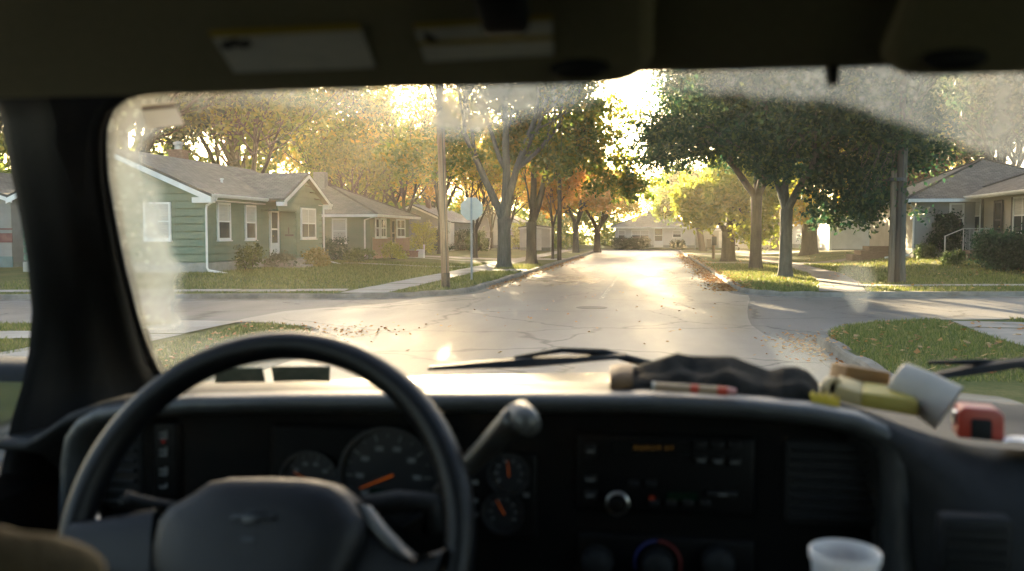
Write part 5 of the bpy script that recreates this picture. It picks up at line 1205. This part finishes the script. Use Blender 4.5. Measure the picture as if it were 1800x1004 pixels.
def fpoly(pts, name, m, par, dy=.002, th=0.0):
    b = MB(); q = [aty(u, v, FY - dy) for u, v in pts]
    if th: b.prism(q, (0, th, 0))
    else: b.face(q)
    return b.build(name, m, par)
def rbox(u0, u1, v0, v1, name, m, par, dy, th, bev=.004):
    a, c = aty(u0, v0, FY - dy), aty(u1, v1, FY - dy); b = MB(); b.bx(a.x, c.x, FY - dy, FY - dy + th, c.z, a.z); return b.build(name, m, par, bevel=bev, seg=3)
# instrument cluster: hooded pod, gauges with ticks and needles
cl = rbox(470, 812, 742, 1004, 'instrument_cluster', M_DARK, TR, .006, .02, .02)
def gauge(u, v, r, needle, name='gauge', a0=215, a1=-35, n=15):
    c = aty(u, v, FY - .0075); k = r / F_PX * (c - EYE).dot(FWD)
    b = MB(); b.lathe(c, [(k * 1.06, .004), (k * 1.08, .007), (k, .007), (k * .98, 0), (.0005, 0)], 40, (EX, Z, -EY)); o = b.build(name, mat('gauge_face', (.008, .009, .010), (.012, .013, .014), 8, .4), cl)
    b = MB()
    for i in range(n):
        a = R(a0 + (a1 - a0) * i / (n - 1)); d = EX * math.cos(a) + Z * math.sin(a); q = EX * -math.sin(a) + Z * math.cos(a); l = .16 if i % 2 == 0 else .09; w = .018 if i % 2 == 0 else .01
        b.face([c + d * k * (.93 - l) - q * k * w - EY * .0012, c + d * k * .93 - q * k * w - EY * .0012, c + d * k * .93 + q * k * w - EY * .0012, c + d * k * (.93 - l) + q * k * w - EY * .0012])
    for i in range(0, n, 2):
        a = R(a0 + (a1 - a0) * i / (n - 1)); b.box(c + (EX * math.cos(a) + Z * math.sin(a)) * k * .62 - EY * .0012, (k * .17, .0003, k * .10))
    b.build('scale_marks', mat('gauge_print', (.10, .105, .105), None, 4, .6), o)
    a = R(needle); d = EX * math.cos(a) + Z * math.sin(a); q = EX * -math.sin(a) + Z * math.cos(a)
    b = MB(); b.face([c - d * k * .12 - q * k * .022 - EY * .003, c + d * k * .66 - q * k * .010 - EY * .003, c + d * k * .66 + q * k * .010 - EY * .003, c - d * k * .12 + q * k * .022 - EY * .003]); b.build('needle', M_NEEDLE, o)
    return o
g1 = gauge(683, 838, 84, 203); gauge(547, 846, 52, 152); gauge(895, 832, 36, 96); gauge(885, 899, 36, 118)
fpoly([(652, 861), (716, 861), (716, 874), (652, 874)], 'odometer', M_LCD, g1, .011)
pod = rbox(820, 945, 792, 952, 'gauge_pod', mat('pod_plastic', (.002, .0024, .0026), None, 20, .5, spec=.12), bez, .004, .012, .018)
for u, v in ((835, 848), (835, 880), (835, 905), (925, 870)): b = MB(); b.box(aty(u, v, FY - .006), (.008, .001, .005)); b.build('warning_icon', mat('gauge_print', None), pod)
# switch panel at the left with printed icons
sw = rbox(262, 318, 738, 880, 'headlamp_switch', mat('pod_plastic', None), bez, .006, .016, .01)
b = MB()
for v in (762, 770, 792, 800, 826, 834, 856): p = aty(287, v, FY - .0075); b.box(p, (.010, .001, .0028)); b.box(p + EX * .004 + Z * .002, (.003, .0012, .004))
b.build('switch_icons', mat('switch_print', (.09, .095, .095), None, 4, .6), sw)
p = aty(287, 776, FY - .008); b = MB(); b.box(p, (.004, .001, .0025)); b.build('switch_lamp', glow_mat('red_lamp', (.9, .06, .03), .01), sw)
def vent(u0, u1, v0, v1, n, par, dy=.004):
    o = rbox(u0, u1, v0, v1, 'air_vent', M_RUB, par, dy, .02, .008); a, c = aty(u0 + 10, v0 + 10, FY - dy), aty(u1 - 10, v1 - 10, FY - dy); b = MB()
    for i in range(n):
        z = c.z + (a.z - c.z) * (i + .5) / n; b.box(((a.x + c.x) / 2, FY - dy - .002, z), (abs(c.x - a.x), .012, .0022), (EX, Vector((0, .9, -.43)), Vector((0, .43, .9))))
    b.build('vane', mat('vane_plastic', (.006, .0065, .007), None, 20, .5, spec=.25), o); return o
vent(140, 252, 752, 900, 7, bez); vent(1380, 1552, 772, 932, 8, bez)
rad = rbox(1012, 1330, 758, 914, 'radio', mat('pod_plastic', None), bez, .008, .02, .008)
fpoly([(1075, 776), (1215, 776), (1215, 800), (1075, 800)], 'display', mat('display_glass', (.006, .007, .007), None, 4, .15), rad, .010)
b = MB()
for i, (u, w) in enumerate(((1118, 9), (1128, 8), (1138, 9), (1148, 6), (1158, 8), (1172, 7), (1181, 5))): p = aty(u, 787 + (i % 2), FY - .0112); b.box(p, (w / F_PX * .9, .0006, .0045))
b.build('display_segment', M_AMBER, rad)
b = MB()
for (u, v, w, h) in ((1038, 792, 22, 26), (1232, 808, 24, 16), (1262, 810, 24, 16), (1292, 812, 24, 16), (1232, 782, 24, 14), (1262, 782, 24, 14), (1292, 782, 24, 14), (1038, 842, 24, 14), (1038, 870, 24, 18), (1150, 884, 20, 12), (1180, 884, 20, 12), (1210, 884, 20, 12), (1240, 884, 20, 12), (1270, 868, 56, 10), (1115, 850, 20, 12), (1145, 850, 20, 12)):
    p = aty(u, v, FY - .012); b = MB(); b.box(p, (w / F_PX * .95, .008, h / F_PX * .95)); bo = b.build('radio_button', mat('button_plastic', (.007, .0075, .008), None, 20, .45, spec=.25), rad, bevel=.0015)
    if (u, v) in ((1038, 792), (1232, 808), (1262, 810), (1292, 812), (1270, 868), (1038, 842), (1038, 870)): b = MB(); b.box(p - EY * .0045, (.009, .0006, .0024)); b.build('button_mark', mat('gauge_print', None), bo)
p = aty(1086, 882, FY - .012); b = MB(); b.lathe(p, [(.001, .016), (.009, .016), (.0105, .012), (.0110, 0)], 28, (EX, Z, -EY)); kn = b.build('volume_knob', M_DARK, rad, smooth=True)
b = MB(); b.lathe(p, [(.0110, .009), (.0135, .010), (.0135, .002), (.011, 0)], 32, (EX, Z, -EY)); b.build('chrome_ring', M_CHROME, kn, smooth=True)
fpoly([(1172, 866), (1226, 866), (1226, 880), (1172, 880)], 'clock', M_LCD, rad, .0105)
p = aty(1146, 877, FY - .0125); b = MB(); b.box(p, (.006, .001, .006)); b.build('indicator_lamp', glow_mat('dim_red', (.7, .12, .06), .006), rad)
hv = rbox(1012, 1330, 934, 1060, 'climate_panel', mat('pod_plastic', None), bez, .006, .016, .01)
def dial(u, v, ring):
    p = aty(u, v, FY - .010); b = MB(); b.lathe(p, [(.001, .02), (.016, .02), (.018, .015), (.019, 0)], 28, (EX, Z, -EY)); o = b.build('climate_dial', M_RUB, hv, smooth=True)
    if ring:
        for a0, a1, m in ((92, 200, mat('dial_blue', (.012, .02, .11), None, 4, .5)), (-20, 88, mat('dial_red', (.10, .01, .01), None, 4, .5))):
            b = MB(); A = np.linspace(R(a0), R(a1), 18); b.grid([[p + (EX * math.cos(a) + Z * math.sin(a)) * r - EY * .0008 for a in A] for r in (.0245, .028)]); b.build('dial_scale', m, o)
dial(1156, 990, True); dial(1050, 985, False); dial(1262, 985, False)
# passenger side vent, low on the right
b = MB(); p0, p1 = aty(1650, 902, .915), aty(1775, 1010, .915); b.bx(p0.x, p1.x, .905, .93, p1.z, p0.z); pv = b.build('air_vent', M_RUB, dash, bevel=.006)
b = MB()
for i in range(6): b.bx(p0.x + .008, p1.x - .008, .900, .912, p0.z - .012 - i * .011, p0.z - .0095 - i * .011)
b.build('vane', mat('vane_plastic', None), pv)

# ---- steering wheel: everything lies in a plane leaning forward at the top
HC = atd(460, 948, .88); TILT = R(24)
WX = EX; WY = Vector((0, math.sin(TILT), math.cos(TILT))); WN = Vector((0, -math.cos(TILT), math.sin(TILT)))
RW = .1955
def wp(x, y, d=0): return HC + WX * x + WY * y + WN * d
def wpix(u, v, d=0): return atpl(u, v, HC + WN * d, WN)
def wloc(u, v, d=0):
    q = wpix(u, v, d) - HC; return q.dot(WX), q.dot(WY)
b = MB(); rows = []
for k in range(97):
    a = 2 * math.pi * k / 96; c = wp(RW * math.cos(a), RW * math.sin(a)); o = WX * math.cos(a) + WY * math.sin(a)
    rows.append([c + o * (.0148 * math.cos(t)) + WN * (.0175 * math.sin(t)) for t in np.linspace(0, 2 * math.pi, 17)[:-1]])
b.grid(rows, closed=True); sw_ = b.build('steering_wheel', M_WHEEL, TR, smooth=True)
# hub pad: outline from the picture of the wheel plane, domed
ol = [(268, 1004), (271, 960), (280, 915), (300, 890), (340, 868), (372, 846), (410, 839), (480, 838), (550, 841), (592, 850), (618, 870), (640, 905), (648, 925), (640, 960), (618, 1004), (600, 1060), (520, 1110), (400, 1110), (310, 1080)]
ctr = (456, 975)
b = MB(); rings = []
for f, d in ((1.0, .004), (1.0, .024), (.975, .036), (.93, .044), (.82, .050), (.55, .054), (.25, .055), (.02, .055)):
    rings.append([wp(*[wloc(ctr[0] + (u - ctr[0]) * f, ctr[1] + (v - ctr[1]) * f, .03)[i] for i in (0, 1)], d) for u, v in ol])
b.grid(rings, closed=True); b.face(rings[-1]); hub = b.build('hub_pad', M_PAD, sw_, smooth=True)
# raised cross-shaped emblem, dark on dark, and a small badge below it
bow = [(404, 912), (411, 903), (432, 903), (436, 898), (462, 898), (460, 905), (486, 905), (480, 914), (456, 914), (451, 920), (426, 920), (428, 912)]
b = MB(); q = [wp(*wloc(u, v, .055), .0535) for u, v in bow]; b.prism(q, WN * .004); b.build('emblem', mat('emblem_dark', (.016, .018, .022), None, 9, .35), hub, bevel=.001)
b = MB(); q = [wp(*wloc(u, v, .055), .0545) for u, v in ((424, 944), (448, 944), (448, 952), (424, 952))]; b.prism(q, WN * .0015); b.build('airbag_mark', mat('emblem_dark', None), hub)
def spoke(pts_a, pts_b, m, d=.012):
    """spoke between two edge lines, rounded across"""
    b = MB(); rows = []
    for (ua, va), (ub, vb) in zip(pts_a, pts_b):
        A, B = wp(*wloc(ua, va), 0), wp(*wloc(ub, vb), 0); rows.append([A.lerp(B, f) + WN * (h + d) for f, h in ((0, -.012), (.02, .004), (.12, .012), (.3, .014), (.7, .014), (.88, .012), (.98, .004), (1, -.012))])
    b.grid(rows); return b.build('spoke', m, sw_, smooth=True)
spoke([(290, 893), (235, 905), (185, 914), (146, 920)], [(285, 1060), (230, 1040), (175, 1020), (138, 1005)], M_PAD)
spoke([(642, 890), (675, 932), (705, 965), (735, 985), (790, 965)], [(620, 1060), (670, 1060), (715, 1055), (745, 1040), (775, 1020)], M_PAD)
b = MB(); rows = []
for u, v, w in ((640, 892, 20), (668, 930, 22), (698, 962, 24), (728, 985, 22), (770, 980, 16)):
    A = wp(*wloc(u, v), .020); rows.append([A + WX * dx / F_PX * .9 + WN * dn for dx, dn in ((-w * .5, .004), (0, .011), (w * .6, .006), (w, -.004))])
b.grid(rows); b.build('spoke_trim', mat('silver_trim', (.10, .10, .098), (.12, .12, .115), 30, .35, metal=.5), sw_, smooth=True)
# column shroud, shifter and stalk
b = MB(); a = wp(.03, -.02, -.04); b.tube([a, a + Vector((0, .16, -.07))], [.085, .075], 20); sh = b.build('column_shroud', M_DARK, TR, smooth=True)
b = MB(); q0, q1 = atd(640, 892, .94), atd(760, 884, .94); b.tube([q0, q0.lerp(q1, .5) + Z * .004, q1, q1 - Z * .03], .012, 10); b.build('shroud_edge', M_DASH, sh, smooth=True)
b = MB(); pts = [atd(770, 868, .97), atd(815, 826, .95), atd(862, 782, .93), atd(900, 742, .91), atd(914, 730, .905)]; b.tube(pts, [.008, .010, .0125, .0145, .0150], 14); gl = b.build('gear_lever', mat('lever_grey', (.018, .018, .017), (.028, .028, .026), 30, .32, spec=.6), TR, smooth=True)
b = MB(); e = (atd(937, 752, .885) - pts[-1]).normalized(); b.tube([pts[-1] - e * .004, pts[-1] + e * .012, atd(935, 750, .885)], [.0150, .0140, .0105], 14); b.build('lever_tip', mat('lever_tip', (.10, .10, .095), None, 30, .35, metal=.3), gl, smooth=True)
b = MB(); b.tube([atd(305, 892, .93), atd(255, 884, .92), atd(222, 876, .91), atd(214, 884, .90)], [.006, .0065, .007, .004], 10); b.build('turn_stalk', M_DASH, TR, smooth=True)
b = MB(); b.tube([atd(166, 900, .95), atd(172, 918, .94), atd(188, 930, .93)], .004, 8); b.build('release_lever', M_CHROME, TR, smooth=True)

# ---- hood, cowl and wipers beyond the glass
b = MB(); rows = []
for y in np.linspace(1.62, 2.46, 14):
    rows.append([C(x, y - .05 * (x / .85) ** 2, -.375 - .020 * (abs(x) / .85) ** 3 - .01 * max(0, (y - 2.25) / .2) ** 2 + .012 * math.exp(-((x + .0) / .3) ** 2)) for x in np.linspace(-.86, .86, 31)])
rows.append([p - Z * .08 + EY * .02 for p in rows[-1]]); rows.append([p - Z * .6 for p in rows[-1]])
b.grid(rows)
for sx in (0, -1): b.grid([[r[sx] for r in rows[:14]], [r[sx] + Vector((0, 0, -.65)) for r in rows[:14]]])
b.build('hood', M_HOOD, TR, smooth=True)
b = MB(); b.grid([[C(x, 1.36 + .20 * (1 - (x / .8) ** 2), -.285) for x in np.linspace(-.85, .85, 21)], [C(x, 1.66, -.375) for x in np.linspace(-.85, .85, 21)]]); b.build('cowl', M_RUB, TR)
def wiper(pts, arm):
    q = [ws(*ws_at(u, v), -.022) for u, v in pts]; b = MB(); rows = []
    for i, p in enumerate(q):
        w = .010 * (1 - .6 * abs(2 * i / (len(q) - 1) - 1)); rows.append([p + Vector((0, .012, w)), p + Vector((0, -.006, w * .7)), p + Vector((0, -.010, -w * .6)), p + Vector((0, .008, -w))])
    b.grid(rows, closed=True); o = b.build('wiper_blade', M_RUB, TR, smooth=False)
    b = MB(); b.tube([ws(*ws_at(u, v), -.035) for u, v in arm], [.003, .0045, .006, .007][:len(arm)], 8); b.build('wiper_arm', M_RUB, o, smooth=True)
wiper([(750, 665), (830, 660), (920, 655), (1010, 650), (1100, 644)], [(900, 656), (985, 643), (1060, 647), (1150, 670)])
wiper([(1640, 682), (1700, 674), (1770, 664), (1850, 652)], [(1640, 668), (1730, 668), (1800, 672), (1900, 690)])

# ---- things lying on the dash
def lie(u, v, y): return aty(u, v, y)
def cyl_on(name, label, cat, a, c, r0, r1, m, n=16): b = MB(); b.tube([a, c], [r0, r1], n); return tag(b.build(name, m, None, smooth=False), label, cat)
# crumpled dark cloth
rr = random.Random(4); u_ = np.linspace(1098, 1440, 64); top = lambda u: interp(u, [1098, 1112, 1130, 1150, 1170, 1190, 1212, 1250, 1290, 1330, 1352, 1376, 1400, 1420, 1434, 1440], [664, 645, 638, 632, 624, 618, 624, 629, 630, 642, 648, 641, 643, 652, 668, 690])
foot = lambda u: interp(u, [1098, 1200, 1300, 1440], [682, 690, 697, 703])
rows = []
for i, u in enumerate(u_):
    u = float(u); yf = 1.035 + .006 * math.sin(u * .09); yb = 1.155 + .02 * math.sin(u * .031); zt = aty(u, top(u), 1.115).z; x = lie(u, foot(u), yf).x; zf = dz(x, yf) + .001; rng = []
    for k, (fy, fz) in enumerate(((0, 0), (.03, .22), (.10, .42), (.20, .50), (.30, .56), (.40, .66), (.50, .84), (.62, 1.0), (.74, .96), (.86, .72), (.95, .4), (1.0, .05))):
        fold = mnoise.noise(Vector((u * .016, k * .42 + u * .006, 3.1))) * .42 + mnoise.noise(Vector((u * .05, k * .8, 7.7))) * .14
        ff = min(1.02, max(0, fz + fold * (1 if 0 < k < 7 else .15))); y = yf + (yb - yf) * fy; d = ray(u, 650); rng.append(Vector((d.x / d.y * y, y, zf + (zt - zf) * ff)))
    rows.append(rng)
M_CLOTH = mat('dark_wool', (.012, .0115, .0098), (.022, .020, .017), 22, .95, .002, 260, spec=.15)
t = empty('crumpled_cap', rows[32][0], 'crumpled dark charcoal knit cap lying on top of the dashboard', 'cap')
b = MB(); b.grid(rows); b.face(rows[0]); b.face(rows[-1]); b.build('knit_body', M_CLOTH, t, smooth=True)
b = MB(); cu = []
for u in np.linspace(1072, 1112, 8):
    u = float(u); x = lie(u, 680, 1.04).x; zf = dz(x, 1.04); zt = aty(u, interp(u, [1072, 1085, 1112], [648, 643, 642]), 1.09).z; d = ray(u, 660)
    cu.append([Vector((d.x / d.y * y, y, zf + (zt - zf) * f)) for y, f in ((1.035, .02), (1.03, .5), (1.05, .9), (1.09, 1.0), (1.13, .8), (1.14, .02))])
b.grid(cu); b.face(cu[0]); b.face(cu[-1]); b.build('brown_cuff', mat('brown_leather', (.09, .05, .025), (.20, .12, .06), 25, .8, .002, 90), t, smooth=True)
# painted pencil
a, c = lie(1146, 679, 1.005), lie(1294, 689, 1.000)
for q in (a, c): q.z = max(q.z, dz(q.x, LIPY) + .0045)
t = empty('striped_pencil', a, 'thick striped pencil with red bands lying in front of the dark cap', 'pencil')
for f0, f1, m, nm, r in ((0, .04, mat('eraser_pale', (.45, .42, .36), None, 9, .7), 'end_cap', .0052), (.04, .46, mat('pencil_tan', (.30, .20, .12), (.36, .26, .16), 40, .5), 'barrel', .0048), (.46, .56, mat('band_red', (.45, .05, .02), None, 9, .5), 'band', .005), (.56, .78, mat('pencil_tan', None), 'barrel', .0048), (.78, .90, mat('band_red', None), 'band', .005), (.90, 1.0, mat('tip_pink', (.5, .22, .2), None, 9, .5), 'tip', .0047)):
    b = MB(); b.tube([a.lerp(c, f0), a.lerp(c, f1)], [r, r if nm != 'tip' else r * .75], 12); b.build(nm, m, t, smooth=False)
def slant_box(name, label, cat, px, y, depth, m, bev=.0015, ext=None, parent=None):
    """box whose front outline is seen at px, standing at distance y and reaching back by depth"""
    q = [aty(u, v, y) for u, v in px]; b = MB(); b.prism(q, ext or Vector((.02, depth, -.004)))
    o = b.build(name, m, parent, bevel=bev, seg=3)
    if label: tag(o, label, cat)
    return o
# ring of yellow-edged tape and a scrap of yellow webbing
b = MB(); c = lie(1462, 683, 1.075); ax = (Vector((.8, .6, 0)), Z, Vector((.6, -.8, 0))); b.lathe(c, [(.008, -.005), (.0135, -.005), (.0135, .005), (.008, .005), (.008, -.005)], 26, ax)
t_ = b.build('tape_roll', mat('tape_tan', (.36, .28, .14), (.42, .33, .18), 9, .6), None, bevel=.001); tag(t_, 'small upright roll of tan tape with a dark hole, beside the wooden blocks', 'tape')
b = MB(); b.lathe(c, [(.001, -.003), (.0079, -.003)], 22, ax); b.build('core', M_RUB, t_)
b = MB(); rows = []
for i, u in enumerate(np.linspace(1424, 1474, 12)):
    u = float(u); h = .006 + .006 * math.sin(i * 1.9) ** 2; p = lie(u, 702, 1.03); z = dz(p.x, 1.03) + .0005; rows.append([Vector((p.x, y, z + h * f)) for y, f in ((1.022, 0), (1.024, .8), (1.032, 1.1), (1.042, .7), (1.05, 0))])
b.grid(rows); tag(b.build('yellow_strap', mat('yellow_web', (.38, .27, .012), (.48, .35, .03), 40, .8, .001, 200), None, smooth=True), 'scrap of bright yellow strap between the dark cap and the pale wood block', 'strap')
WOODB = mat('brown_wood', (.17, .09, .028), (.27, .155, .055), 9, .75, .001, 60, stretch=(.4, 2, 6), local=True); WOODP = mat('pale_wood', (.30, .235, .10), (.42, .34, .17), 9, .7, .001, 60, stretch=(.4, 2, 6), local=True)
slant_box('wood_block', 'brown wooden block standing behind the pale yellow block on the dash', 'block', [(1490, 643), (1566, 655), (1562, 700), (1480, 690)], 1.13, .05, WOODB, ext=Vector((-.012, .035, -.001)))
pw = slant_box('wood_block', 'pale yellow wood block lying across the front of the dash', 'block', [(1470, 678), (1514, 691), (1513, 716), (1466, 703)], 1.06, .03, WOODP, ext=Vector((.014, .055, .004)))
q = [aty(u, v, 1.0595) for u, v in [(1515, 690), (1606, 703), (1615, 712), (1614, 733), (1513, 716)]]
b = MB(); b.prism(q, Vector((.014, .055, .004))); b.build('yellow_end', mat('yellow_wood', (.27, .21, .03), (.36, .29, .06), 9, .6, local=True), pw, bevel=.002)
# white paper cup on its side
b = MB(); a, c = lie(1590, 672, 1.105), lie(1648, 706, 1.09); ax3 = (c - a).normalized(); ax1 = ax3.orthogonal().normalized(); ax2 = ax3.cross(ax1); L = (c - a).length
b.lathe(a, [(.001, -.012), (.017, -.012), (.021, -.008), (.0255, L * .5), (.0285, L + .012), (.0295, L + .014), (.0285, L + .0135), (.0275, L + .010), (.001, L + .009)], 36, (ax1, ax2, ax3))
tag(b.build('paper_cup', mat('white_paper', (.30, .285, .255), (.37, .35, .315), 7, .8), None, smooth=True), 'white paper cup lying on its side on the dash behind the yellow block', 'cup')
# red and black tape measure
px = [(1685, 722), (1694, 716), (1752, 721), (1766, 730), (1767, 778), (1682, 770)]
y = 1.0; q = [aty(u, v, y) for u, v in px]; b = MB(); b.prism(q, (.006, .036, .0)); tm = b.build('tape_measure', mat('red_plastic', (.33, .035, .018), (.38, .05, .03), 5, .4), None, bevel=.007, seg=4); tag(tm, 'red tape measure with a black front panel on the right of the dash', 'tape measure')
b = MB(); q = [aty(u, v, y - .002) for u, v in ((1708, 736), (1745, 739), (1745, 775), (1708, 772))]; b.prism(q, (0, .004, 0)); b.build('black_panel', M_RUB, tm, bevel=.002)
b = MB(); q = [aty(u, v, y + .012) for u, v in ((1700, 717), (1742, 720), (1740, 726), (1702, 724))]; b.prism(q, (.002, .014, .002)); b.build('belt_clip', M_CHROME, tm, bevel=.001)
b = MB(); q = [aty(u, v, y + .006) for u, v in ((1676, 724), (1688, 722), (1688, 748), (1676, 744))]; b.prism(q, (.002, .014, 0)); b.build('end_hook', M_CHROME, tm, bevel=.001)
b = MB(); b.grid([[Vector((aty(u, 760, yy).x, yy, dz(aty(u, 760, yy).x, yy) + .012 + .004 * math.sin(u * .05))) for u in np.linspace(1764, 1880, 10)] for yy in np.linspace(.985, 1.06, 6)])
tag(b.build('paper_sheet', mat('paper_white', (.72, .72, .72), (.8, .8, .8), 5, .7), None, smooth=True), 'loose white sheet of paper right of the red tape measure', 'paper')
# two olive cards propped at the foot of the glass behind the wheel
for px, lab in ((((380, 676), (386, 636), (466, 636), (472, 668)), 'olive card at the foot of the windscreen, nearer the driver door'), (((487, 668), (481, 634), (584, 634), (583, 662)), 'wider olive card at the foot of the windscreen, right of its twin')):
    q = [ws(*ws_at(u, v), .012) for u, v in px]; b = MB(); b.prism(q, Vector((0, -.0015, -.0012))); tag(b.build('olive_card', mat('olive_print', (.17, .175, .115), (.26, .26, .18), 45, .7), None), lab, 'card', 'olive cards behind the wheel')
# translucent plastic cup standing low in front of the console
c = atd(1484, 1030, .74); k = .74 / F_PX; b = MB(); h = 64 * k
b.lathe(c, [(.001, -.05), (44 * k, -.05), (56 * k, h - 22 * k), (60 * k, h - 16 * k), (61 * k, h - 2 * k), (59 * k, h), (56 * k, h - 2 * k), (53 * k, h - 20 * k), (42 * k, -.046), (.001, -.046)], 44)
def cup_mat():
    m, nt, out = _nodes('cloudy_plastic'); p = N(nt, 'ShaderNodeBsdfPrincipled'); p.inputs['Base Color'].default_value = (.62, .65, .68, 1); p.inputs['Roughness'].default_value = .35
    t = N(nt, 'ShaderNodeBsdfTranslucent'); t.inputs[0].default_value = (.7, .72, .75, 1); mx = N(nt, 'ShaderNodeMixShader'); mx.inputs[0].default_value = .45
    nt.links.new(p.outputs[0], mx.inputs[1]); nt.links.new(t.outputs[0], mx.inputs[2]); nt.links.new(mx.outputs[0], out.inputs[0]); return m
tag(b.build('plastic_cup', cup_mat(), None, smooth=True), 'cloudy plastic cup standing in front of the climate controls', 'cup')
# mustard sleeve of a jacket at the lower left
b = MB(); a, c = atd(-70, 1000, .45), atd(175, 1030, .50); rows = []
for k in range(18):
    f = k / 17; p = a.lerp(c, f); r = .026 * math.sqrt(max(.02, 1 - (f * 1.0) ** 6)) * (1 + .03 * math.sin(k * .9)) ; rows.append([p + Vector((0, math.cos(w), 0)) * r + Z * (math.sin(w) * r * .85) for w in np.linspace(0, 6.283, 15)[:-1]])
b.grid(rows, closed=True); b.face(rows[-1]); tag(b.build('folded_jacket', mat('mustard_cloth', (.03, .02, .006), (.05, .035, .012), 30, .95, .002, 150), None, smooth=True), 'blurred mustard coloured cloth left of the steering wheel hub, close by', 'jacket')
# ------------------------------------------------------------------ air, light, camera
HAZE = True
if HAZE:
    b = MB(); b.bx(-140, 140, -14, 175, -1.06, 24); o = b.build('haze', None or M_SOIL); o.data.materials.clear()
    m, nt, out = _nodes('haze_air'); v = N(nt, 'ShaderNodeVolumePrincipled'); v.inputs['Color'].default_value = (1.0, .90, .72, 1); v.inputs['Density'].default_value = HAZE_D; v.inputs['Anisotropy'].default_value = .68
    nt.links.new(v.outputs[0], out.inputs['Volume']); o.data.materials.append(m); tag(o, kind='stuff')
w = bpy.data.worlds.new('World'); sc.world = w; w.use_nodes = True; nt = w.node_tree; bg = nt.nodes['Background']
sky = nt.nodes.new('ShaderNodeTexSky'); sky.sky_type = 'NISHITA'; sky.sun_disc = False
sky.sun_elevation = R(SUN_EL); sky.sun_rotation = R(SUN_AZ); sky.air_density = .8; sky.dust_density = 1.7; sky.ozone_density = .4
nt.links.new(sky.outputs[0], bg.inputs[0]); bg.inputs[1].default_value = SKY
L = bpy.data.lights.new('sun', 'SUN'); L.energy = SUN; L.angle = R(.5); L.color = (1.0, .79, .50)
so = bpy.data.objects.new('sun', L); COL.objects.link(so); so.location = (-40, 120, 40)
d = Vector((math.sin(R(SUN_AZ)) * math.cos(R(SUN_EL)), math.cos(R(SUN_AZ)) * math.cos(R(SUN_EL)), math.sin(R(SUN_EL))))
so.rotation_euler = (-d).to_track_quat('-Z', 'Y').to_euler()
cd = bpy.data.cameras.new('camera'); cd.lens = 32; cd.sensor_width = 36; cd.clip_start = .02; cd.clip_end = 2000
cd.dof.use_dof = True; cd.dof.focus_distance = 38; cd.dof.aperture_fstop = 5.0
co = bpy.data.objects.new('camera', cd); COL.objects.link(co); co.location = EYE
co.rotation_euler = Matrix((RGT, UPV, -FWD)).transposed().to_euler(); sc.camera = co
sc.view_settings.view_transform = 'Standard'; sc.view_settings.look = 'None'; sc.view_settings.exposure = EXPO; sc.view_settings.gamma = 1
sc.view_settings.use_white_balance = True; sc.view_settings.white_balance_temperature = 6800; sc.view_settings.white_balance_tint = 8
sc.cycles.max_bounces = 8; sc.cycles.transparent_max_bounces = 16; sc.cycles.volume_bounces = 1; sc.cycles.sample_clamp_indirect = 5; sc.cycles.sample_clamp_direct = 4
